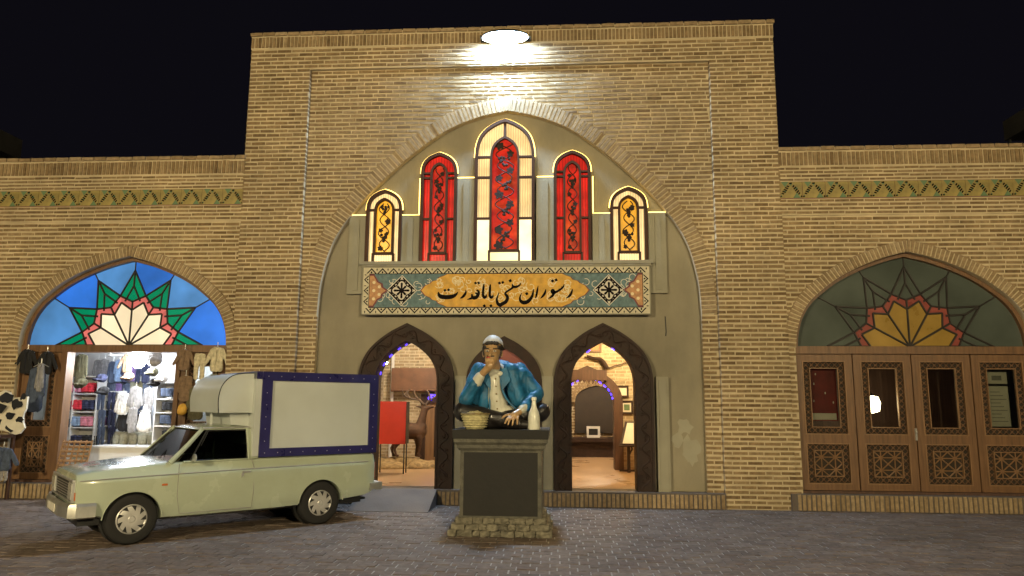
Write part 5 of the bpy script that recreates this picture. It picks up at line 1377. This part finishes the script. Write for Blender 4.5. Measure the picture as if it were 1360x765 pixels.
MB().box(-a + .01, a - .01, -.089, .1, .0, hh - .01).build('firebox', 'black_metal', t, smooth=False)

# ================================================================== CLOTHES SHOP
MB().box(-10.3, -5.06, 2.75, 2.8, .25, 2.95).build('shop_partition', 'room_white', lw, smooth=False)
MB().box(-10.3, -5.06, .5, 2.8, 2.93, 2.98).build('shop_ceiling', 'room_white', lw, smooth=False)
MB().box(-10.34, -10.3, .5, 2.8, .25, 2.95).build('shop_side_wall', 'room_white', lw, smooth=False)
t = thing('shop_spotlight', 'blinding white lamp hanging in the clothes shop', 'lamp', tuple(at(184, 481, 1.0))); MB().ell((0, 0, 0), (.12, .12, .12), 14, 10).build('bulb', 'bulb_white', t); MB().tube([(0, 0, .11), (0, 0, 2.93 - t.location.z)], .01, 6).build('cord', 'black_metal', t)
for k, (xx, yy) in enumerate(((-7.6, 1.5), (-6.3, 1.9))):
    t = thing('ceiling_tube_light', 'white tube light on the shop ceiling ' + ('towards the wooden door leaf' if k == 0 else 'above the white shelf unit'), 'lamp', (xx, yy, 2.9), group='shop tube lights')
    MB().tube([(-.55, 0, 0), (.55, 0, 0)], .03, 8).build('tube', 'tube_shop', t); MB().box(-.6, .6, -.04, .04, .02, .035).build('fitting', 'room_white', t, smooth=False)
GM = {}
def garment(kind):
    if kind in GM: return GM[kind]
    b = MB()
    if kind in ('jacket', 'shirt', 'coat'):
        L = {'jacket': .46, 'shirt': .50, 'coat': .78}[kind]; sl_ = {'jacket': (.36, -.33), 'shirt': (.25, -.42), 'coat': (.21, -.48)}[kind]
        for s in (-1, 1):
            b.cap((s * .07, 0, -.05), (s * .10, 0, -L + .06), .085, .10); b.cap((s * .15, 0, -.055), (s * sl_[0], -.01, sl_[1]), .068, .052); b.cap((s * .05, 0, -.02), (s * .16, 0, -.055), .045, .06)
        b.cap((0, 0, -.08), (0, 0, -L + .06), .08, .10)
        b.cap((-.06, -.01, -.0), (.06, -.01, -.0), .035, .035)
    elif kind == 'hoodie':
        for s in (-1, 1): b.cap((s * .06, 0, -.08), (s * .11, 0, -.45), .08, .10); b.cap((s * .13, 0, -.1), (s * .22, 0, -.42), .06, .05)
        b.ell((0, 0, .04), (.09, .07, .11), 12, 8); b.cap((0, 0, -.1), (0, 0, -.45), .08, .1)
    elif kind == 'trousers':
        for s in (-1, 1): b.cap((s * .075, 0, -.1), (s * .085, 0, -.62), .075, .058)
        b.cap((-.09, 0, -.04), (.09, 0, -.04), .055, .055)
    elif kind == 'shorts':
        for s in (-1, 1): b.cap((s * .08, 0, -.08), (s * .10, 0, -.26), .08, .08)
        b.cap((-.09, 0, -.04), (.09, 0, -.04), .06, .06)
    elif kind == 'folded':
        for k in range(4): b.cap((-.12, .02, .03 + k * .05), (.12, .02, .03 + k * .05), .035, .035); b.cap((-.12, -.07, .03 + k * .05), (.12, -.07, .03 + k * .05), .03, .03)
    elif kind == 'cap':
        b.ell((0, 0, 0), (.10, .11, .08), 14, 10); b.ell((0, -.12, -.035), (.09, .10, .018), 12, 6)
    elif kind == 'bag':
        b.ell((0, 0, -.2), (.16, .09, .18), 14, 10); b.ell((0, -.03, -.28), (.17, .1, .12), 14, 10)
    me = remesh(b, .014, 2, fold=.016, freq=(15, 15, 4.5))
    k_ = .42 if kind in ('jacket', 'shirt', 'coat', 'trousers', 'hoodie') else 1
    if k_ != 1:
        for v in me.vertices: v.co.y *= k_
    GM[kind] = me; return me
CM = {}
def cloth(kind, mat, px, py, y, label, cat, sc=1.0, rz=0, hanger=True, group=None, xs=None):
    xs = xs or (.72 if y > 1 and kind in ('shirt', 'coat', 'jacket', 'hoodie') else 1.0)
    key = (kind, mat)
    if key not in CM: me = garment(kind).copy(); me.materials.clear(); me.materials.append(MATS[mat]); CM[key] = me
    p = at(px, py, y); nm = {'cap': 'cap', 'folded': 'folded_clothes', 'bag': 'bag'}.get(kind, kind)
    o = thing(nm, label, cat, tuple(p), rz, group); link('fabric', CM[key], o, scale=(sc * xs, sc, sc))
    if kind in ('jacket', 'shirt', 'coat', 'hoodie'):
        m = MB()
        m.tube([(0, -.052 * sc, -.02 * sc), (.004, -.058 * sc, -.2 * sc), (0, -.055 * sc, -.42 * sc)], .006, 5)
        for s in (-1, 1): m.tube([(0, -.05 * sc, -.05 * sc), (s * .05 * sc, -.045 * sc, .0)], .008, 5)
        m.build('placket', mat, o)
        if hanger: h = MB(); h.tube([(-.16 * sc, 0, -.03), (0, 0, .045 * sc), (.16 * sc, 0, -.03)], .008, 5); h.tube([(0, 0, .04 * sc), (0, 0, .12)], .006, 5); h.build('hanger', 'chrome', o)
    return o
# the rack, shelves and counter
def shelf(px0, px1, pys, y, label, depth=.3, back=True, side='room_white'):
    a, b_ = at(px0, 540, y).x, at(px1, 540, y).x; zt = at(px0, pys[0], y).z; t = thing('shelf_unit', label, 'shelf', ((a + b_) / 2, y + depth / 2, .25)); w_ = (b_ - a) / 2
    for py in pys: z = at(px0, py, y).z - .25; MB().box(-w_, w_, -depth / 2, depth / 2, z - .012, z + .012).build('board', side, t, smooth=False)
    for s in (-1, 1): MB().box(s * w_ - .012, s * w_ + .012, -depth / 2 - .003, depth / 2, 0, zt - .25 + .02).build('side_panel', side, t, smooth=False)
    if back: MB().box(-w_, w_, depth / 2 - .01, depth / 2, 0, zt - .25).build('back_panel', side, t, smooth=False)
    return t
shelf(96, 127, [500, 523, 547, 568, 592], 2.2, 'white shelf of coloured clothes nearest the wooden door leaf')
shelf(128, 156, [520, 544, 566, 586], 2.3, 'white shelf stacked with navy trousers in the shop middle')
shelf(206, 236, [508, 530, 548, 566, 586], 1.6, 'white shelf unit with dark goods beside the windscreen', depth=.35)
S_ = [('cloth_pink', 103, 518), ('cloth_red', 118, 518), ('cloth_red', 105, 541), ('cloth_navy', 119, 541), ('cloth_sky', 103, 563), ('cloth_pink', 117, 563), ('cloth_navy', 104, 588), ('cloth_black', 119, 588)]
for i, (mt, px, py) in enumerate(S_):
    cloth('folded', mt, px, py + 3, 2.3, f"folded {['pink','red','scarlet','navy','sky blue','rose','dark blue','black'][i]} clothes on the {['top','top','second','second','third','third','bottom','bottom'][i]} board nearest the door leaf", 'clothes', .95, group='folded clothes on shelves')
for i, (mt, px, py, nm) in enumerate((('cloth_grey', 111, 519, 'grey'), ('cloth_purple', 97, 541, 'purple'), ('cloth_white', 112, 563, 'white'), ('cloth_navy', 97, 564, 'deep navy'), ('cloth_denim', 111, 588, 'denim'), ('cloth_sky', 124, 563, 'pale blue'))):
    cloth('folded', mt, px, py + 3, 2.36, f"folded {nm} clothes wedged between the stacks nearest the door leaf", 'clothes', .8, group='folded clothes on shelves')
for i, (px, py) in enumerate(((135, 521), (149, 521), (136, 545), (149, 545), (135, 567), (149, 567))):
    cloth('trousers', 'cloth_navy' if i % 2 else 'cloth_denim', px, py, 2.22, f"{'navy' if i % 2 else 'dark denim'} trousers hanging {['in the upper','in the upper','in the middle','in the middle','in the lower','in the lower'][i]} row of the middle shop shelf", 'trousers', .55, group='trousers on the middle shelf')
for i, px in enumerate((160, 172, 184, 197)):
    cloth('shorts', 'cloth_camo', px, 574, 2.1, ['leftmost', 'second', 'third', 'rightmost'][i] + ' of the four camouflage shorts hanging over the counter', 'shorts', .85, group='camouflage shorts')
cloth('coat', 'cloth_olive', 109, 472, 1.4, 'olive long vest hanging high beside the shop entrance post', 'vest', .8)
cloth('shirt', 'cloth_white', 164, 523, 1.9, 'plain white shirt hanging in the shop middle', 'shirt', .8)
cloth('shirt', 'cloth_grey', 181, 515, 1.8, 'grey shirt hanging beside the plain white shirt', 'shirt', .8)
cloth('coat', 'cloth_grey', 177, 542, 1.75, 'long grey patterned coat hanging above the camouflage shorts', 'coat', .6)
cloth('hoodie', 'cloth_white', 193, 545, 1.6, 'white hooded top hanging above the counter', 'hoodie', .8)
cloth('shirt', 'cloth_black', 166, 545, 2.0, 'black shirt hanging behind the grey patterned coat', 'shirt', .8)
cloth('coat', 'cloth_grey', 198, 516, 1.9, 'pale grey jacket hanging next to the white shelf unit', 'jacket', .65)
cloth('jacket', 'cloth_brown', 170, 472, 1.3, 'brown bag-like jacket hanging left of the blinding lamp', 'jacket', .7)
cloth('bag', 'cloth_grey', 207, 462, 1.0, 'grey round bag hanging right of the blinding lamp', 'bag', .9)
for i, (px, py, mt) in enumerate(((135, 502, 'cloth_navy'), (171, 500, 'cloth_brown'), (203, 494, 'cloth_olive'), (109, 508, 'cloth_olive'), (138, 519, 'cloth_black'), (206, 508, 'cloth_black'), (216, 503, 'cloth_white'))):
    cloth('cap', mt, px, py, 1.2, ['navy cap hanging above the trousers shelf', 'brown cap hanging below the blinding lamp', 'olive cap hanging right of the lamp', 'olive cap in front of the coloured shelf', 'black cap just under the navy cap', 'black cap under the olive cap beside the lamp', 'white cap on top of the white shelf unit'][i], 'cap', 1.05, group='hanging caps')
m = MB(); m.tube([(-8.05, 1.35, 2.62), (-5.7, 1.35, 2.62)], .015, 6); m.tube([(-7.4, 1.8, 2.2), (-6.0, 1.8, 2.2)], .015, 6)
for x in (-7.4, -6.0): m.tube([(x, 1.8, 2.2), (x, 1.8, 2.93)], .01, 6)
for x in (-8.0, -5.75): m.tube([(x, 1.35, 2.62), (x, 1.35, 2.93)], .01, 6)
tag(m.build('hanging_rail', 'chrome', None), 'chrome rails hung from the shop ceiling carrying clothes', 'rail')
x0, x1, z0, z1 = T(118, 592, 212, 618, 1.5)
t = thing('shop_counter', 'low white counter across the clothes shop', 'counter', ((x0 + x1) / 2, 1.75, .25)); a = (x1 - x0) / 2
MB().box(-a, a, -.3, .3, max(.3, z1 - .25) - .03, max(.3, z1 - .25)).build('top', 'room_white', t, smooth=False); MB().box(-a + .03, a - .03, -.27, .27, 0, max(.3, z1 - .25) - .03).build('base', 'room_white', t, smooth=False)
for i, (px, py) in enumerate(((222, 527), (224, 545), (221, 563), (224, 583))):
    cloth('folded', 'cloth_black' if i % 2 else 'cloth_denim', px, py, 1.68, f"dark folded goods on the {['top', 'second', 'third', 'lowest'][i]} board of the white shelf unit", 'clothes', .8, group='dark goods in the white shelf unit')
rnd = random.Random(77)
cols = ['cloth_black', 'cloth_navy', 'cloth_grey', 'cloth_denim', 'cloth_purple', 'cloth_camo', 'cloth_sky', 'cloth_olive']
names = ['black', 'navy', 'grey', 'denim blue', 'purple', 'camouflage', 'light blue', 'olive']
k = 0
for row, (py, y, kind, sc) in enumerate(((508, 2.62, 'shirt', .62), (531, 2.62, 'shirt', .62), (553, 2.60, 'shorts', .7), (480, 2.55, 'coat', .55))):
    for j, px in enumerate(range(132, 204, 9)):
        c_ = rnd.randrange(8)
        cloth(kind, cols[c_], px + rnd.uniform(-2, 2), py + rnd.uniform(-2, 2), y, f"{names[c_]} {kind}, {['first','second','third','fourth','fifth','sixth','seventh','eighth'][j]} from left in the {['second','third','bottom','top'][row]} row on the shop back wall", kind, sc, rz=rnd.uniform(-.4, .4), group='garments on the shop back wall')
# things hung outside on the shop front
cloth('jacket', 'cloth_brown', 246, 466, .16, 'brown jacket hanging on the shop front beside the cream jacket', 'jacket', .72, xs=.75)
cloth('jacket', 'cloth_cream', 289, 463, .16, 'cream jacket hanging at the right edge of the shop front', 'jacket', .85, xs=.72)
cloth('coat', 'cloth_brown', 247, 500, .15, 'long brown waistcoat hanging under the brown jacket', 'waistcoat', .55)
cloth('trousers', 'cloth_cream', 266, 470, .15, 'narrow pale trousers hanging between the two jackets', 'trousers', .7)
cloth('bag', 'cloth_camo', 285, 495, .15, 'khaki bag hanging under the cream jacket', 'bag', .8)
cloth('bag', 'tile_ochre', 243, 535, .14, 'yellow bag hanging low on the shop front', 'bag', .55)
cloth('coat', 'cloth_olive', 262, 515, .15, 'olive waistcoat hanging beside the truck fairing', 'waistcoat', .7)
cloth('jacket', 'cloth_black', 37, 466, .14, 'black jacket hanging on the wooden door leaf, left one', 'jacket', .85, xs=.7)
cloth('jacket', 'cloth_black', 63, 469, .13, 'black jacket hanging on the wooden door leaf, right one', 'jacket', .8, xs=.7)
cloth('coat', 'cloth_denim', 51, 490, .12, 'long dark coat with grey front on the wooden door leaf', 'coat', .95, xs=.75)
cloth('shirt', 'cloth_grey', 55, 485, .08, 'grey scarf-like shirt hanging over the long dark coat', 'shirt', .9, xs=.32)
# spotted cow hide, table and child's outfit at the left edge
t = thing('display_table', 'brown table at the left edge carrying the spotted hide', 'table', (-9.15, -.28, 0))
x0, x1, z0, z1 = T(-16, 578, 34, 588, -.4)
MB().box(-.62, .42, -.22, .22, z1 - .05, z1).build('table_top', 'wood_brown', t, smooth=False)
for a in (-.58, .37):
    for q in (-.18, .17): MB().box(a, a + .05, q, q + .05, 0, z1 - .05).build('leg', 'wood_brown', t, smooth=False)
hide_z = z1
p0, p1 = at(0, 520, -.35), at(33, 585, -.35)
rnd = random.Random(4); W_, H_ = .62, (p0.z - hide_z); N = 26
P = []
for k in range(N):
    a = 2 * math.pi * k / N; P.append((math.cos(a) * W_ * .46 * (1 + .22 * math.cos(4 * a + .8 + math.pi) + .10 * rnd.uniform(-1, 1)), H_ * .5 + math.sin(a) * H_ * .48 * (1 + .20 * math.cos(4 * a + .8 + math.pi) + .08 * rnd.uniform(-1, 1))))
t = thing('spotted_hide', 'white hide with black spots displayed at the left edge', 'hide', (at(12, 550, -.35).x, -.33, hide_z))
hm = MB(); hm.prism(P, -.02, .02); hm.v = [(x, y + .06 * math.sin(x * 7) + .03 * math.sin(z * 9), max(z, .006)) for x, y, z in hm.v]; hm.build('skin', 'cow_hide', t)
sp = MB()
for (sx, sz, sr) in ((-.13, .62, .11), (.12, .70, .09), (.02, .45, .08), (-.18, .3, .09), (.17, .35, .06), (.05, .18, .08), (-.05, .85, .10), (.2, .88, .06)):
    Q = [(sx * 1.0 + math.cos(a) * sr * rnd.uniform(.6, 1.25), sz * H_ + math.sin(a) * sr * rnd.uniform(.6, 1.3)) for a in [2 * math.pi * k / 12 for k in range(12)]]
    y0 = -.036
    sp.add([(x, y0 + .06 * math.sin(x * 7) + .03 * math.sin(z * 9), z) for x, z in Q], [tuple(range(12))]); 
sp.build('spots', 'cloth_black', t)
cloth('jacket', 'cloth_denim', 5, 596, -.52, 'small dark child jacket hanging under the hide table', 'jacket', .75)
cloth('trousers', 'cloth_grey', 7, 612, -.5, 'small grey child trousers hanging under the child jacket', 'trousers', .5)
# leaning wicker lattice panel
x0, x1, z0, z1 = T(86, 584, 120, 628, .0)
t = thing('wicker_screen', 'leaning brown wicker lattice screen in front of the shop entrance', 'screen', ((x0 + x1) / 2, -.02, 0)); a = (x1 - x0) / 2; hh = z1
m = MB()
for k in range(6): x = -a + k * 2 * a / 5; m.tube([(x - .08, -.14, .0), (x, .0, hh)], .016, 6)
m.build('stakes', 'wicker', t)
m = MB(); n = 13
for k in range(n):
    f = (k + .5) / n; P = [(-a - .08 * (1 - f) + j * 2 * a / 10, -.14 * (1 - f) + (.016 if (j + k) % 2 else -.016), hh * f) for j in range(11)]
    m.tube(P, .022, 6)
m.build('weave', 'wicker', t)

# ================================================================== BEHIND THE RIGHT DOORS
px = panes[0]; t = thing('red_reflection', 'red sheet standing for a blurry reflection behind the first glass pane of the closed doors', 'reflection sheet', ((px[0] + px[1]) / 2, .40, 1.35))
MB().box(-.25, .25, 0, .012, .12, 1.05).build('sheet', 'reflection_red', t, smooth=False)  # flat red sheet, painted stand-in for a blurry reflection in the glass
m = MB(); rnd = random.Random(8)
for k in range(5): x, z = rnd.uniform(-.18, .18), rnd.uniform(.3, .95); m.sheet([(x + .012 * math.cos(a), z + .022 * math.sin(a)) for a in [i * .785 for i in range(8)]], -.002)
m.box(-.22, .22, -.003, 0, .14, .25); m.build('print', 'paper', t, smooth=False)
px = panes[1]; cx = (px[0] + px[1]) / 2 - .07
t = thing('wall_lantern', 'glowing warm lantern seen through the second door pane', 'lantern', (cx, .62, 1.78))
m = MB(); m.lathe([(.03, -.17), (.12, -.14), (.145, 0), (.11, .11), (.04, .125)], 16); m.build('glass_shade', 'lantern_glow', t)
m = MB(); m.lathe([(.035, .115), (.05, .13), (.01, .17)], 12); m.tube([(0, 0, .16), (.0, .1, .26), (0, .3, .26)], .012, 6); m.build('bracket', 'black_metal', t)
px = panes[3]; t = thing('paper_notice', 'pale notice sheet behind the last door pane', 'notice', ((px[0] + px[1]) / 2 - .03, .36, 1.4))
MB().box(-.17, .17, 0, .006, 0, .68).build('sheet', 'paper', t, smooth=False); MB().box(-.17, .17, 0, .006, .72, .92).build('header_sheet', 'paper', t, smooth=False)
m = MB()
for k in range(9): m.box(-.13, .13 - .05 * (k % 3), -.003, 0, .08 + k * .062, .092 + k * .062)
m.box(-.08, .08, -.003, 0, .78, .86); m.build('print', 'ink_grey', t, smooth=False)
MB().box(5.1, 9.0, 1.6, 1.66, .25, 2.9).build('shop_partition', 'wood_brown', rw, smooth=False)

# rooftop coolers, barely seen against the night sky
for px, py0, py1, lab, s in ((1347, 152, 178, 'grey rooftop cooler box above the right wing', 1), (13, 178, 204, 'grey rooftop cooler box above the left wing', -1)):
    yy = 2.2; a = at(px, py0, yy); c = at(px, py1, yy); t = thing('rooftop_cooler', lab, 'air cooler', (a.x + s * .45, yy, 6.15), group='rooftop coolers')
    MB().box(-.45, .45, -.4, .4, c.z - 6.15, a.z - 6.15).build('case', 'stone_dark', t, smooth=False)
    m = MB(); z = c.z - 6.15 + .05
    while z < a.z - 6.2: m.box(-.38, .38, -.42, -.40, z, z + .02); z += .05
    m.build('louvres', 'stone_dark', t, smooth=False)
    for u in (-.4, .36):
        for v in (-.36, .32): MB().box(u, u + .04, v, v + .04, 0, c.z - 6.15).build('leg', 'black_metal', t, smooth=False)
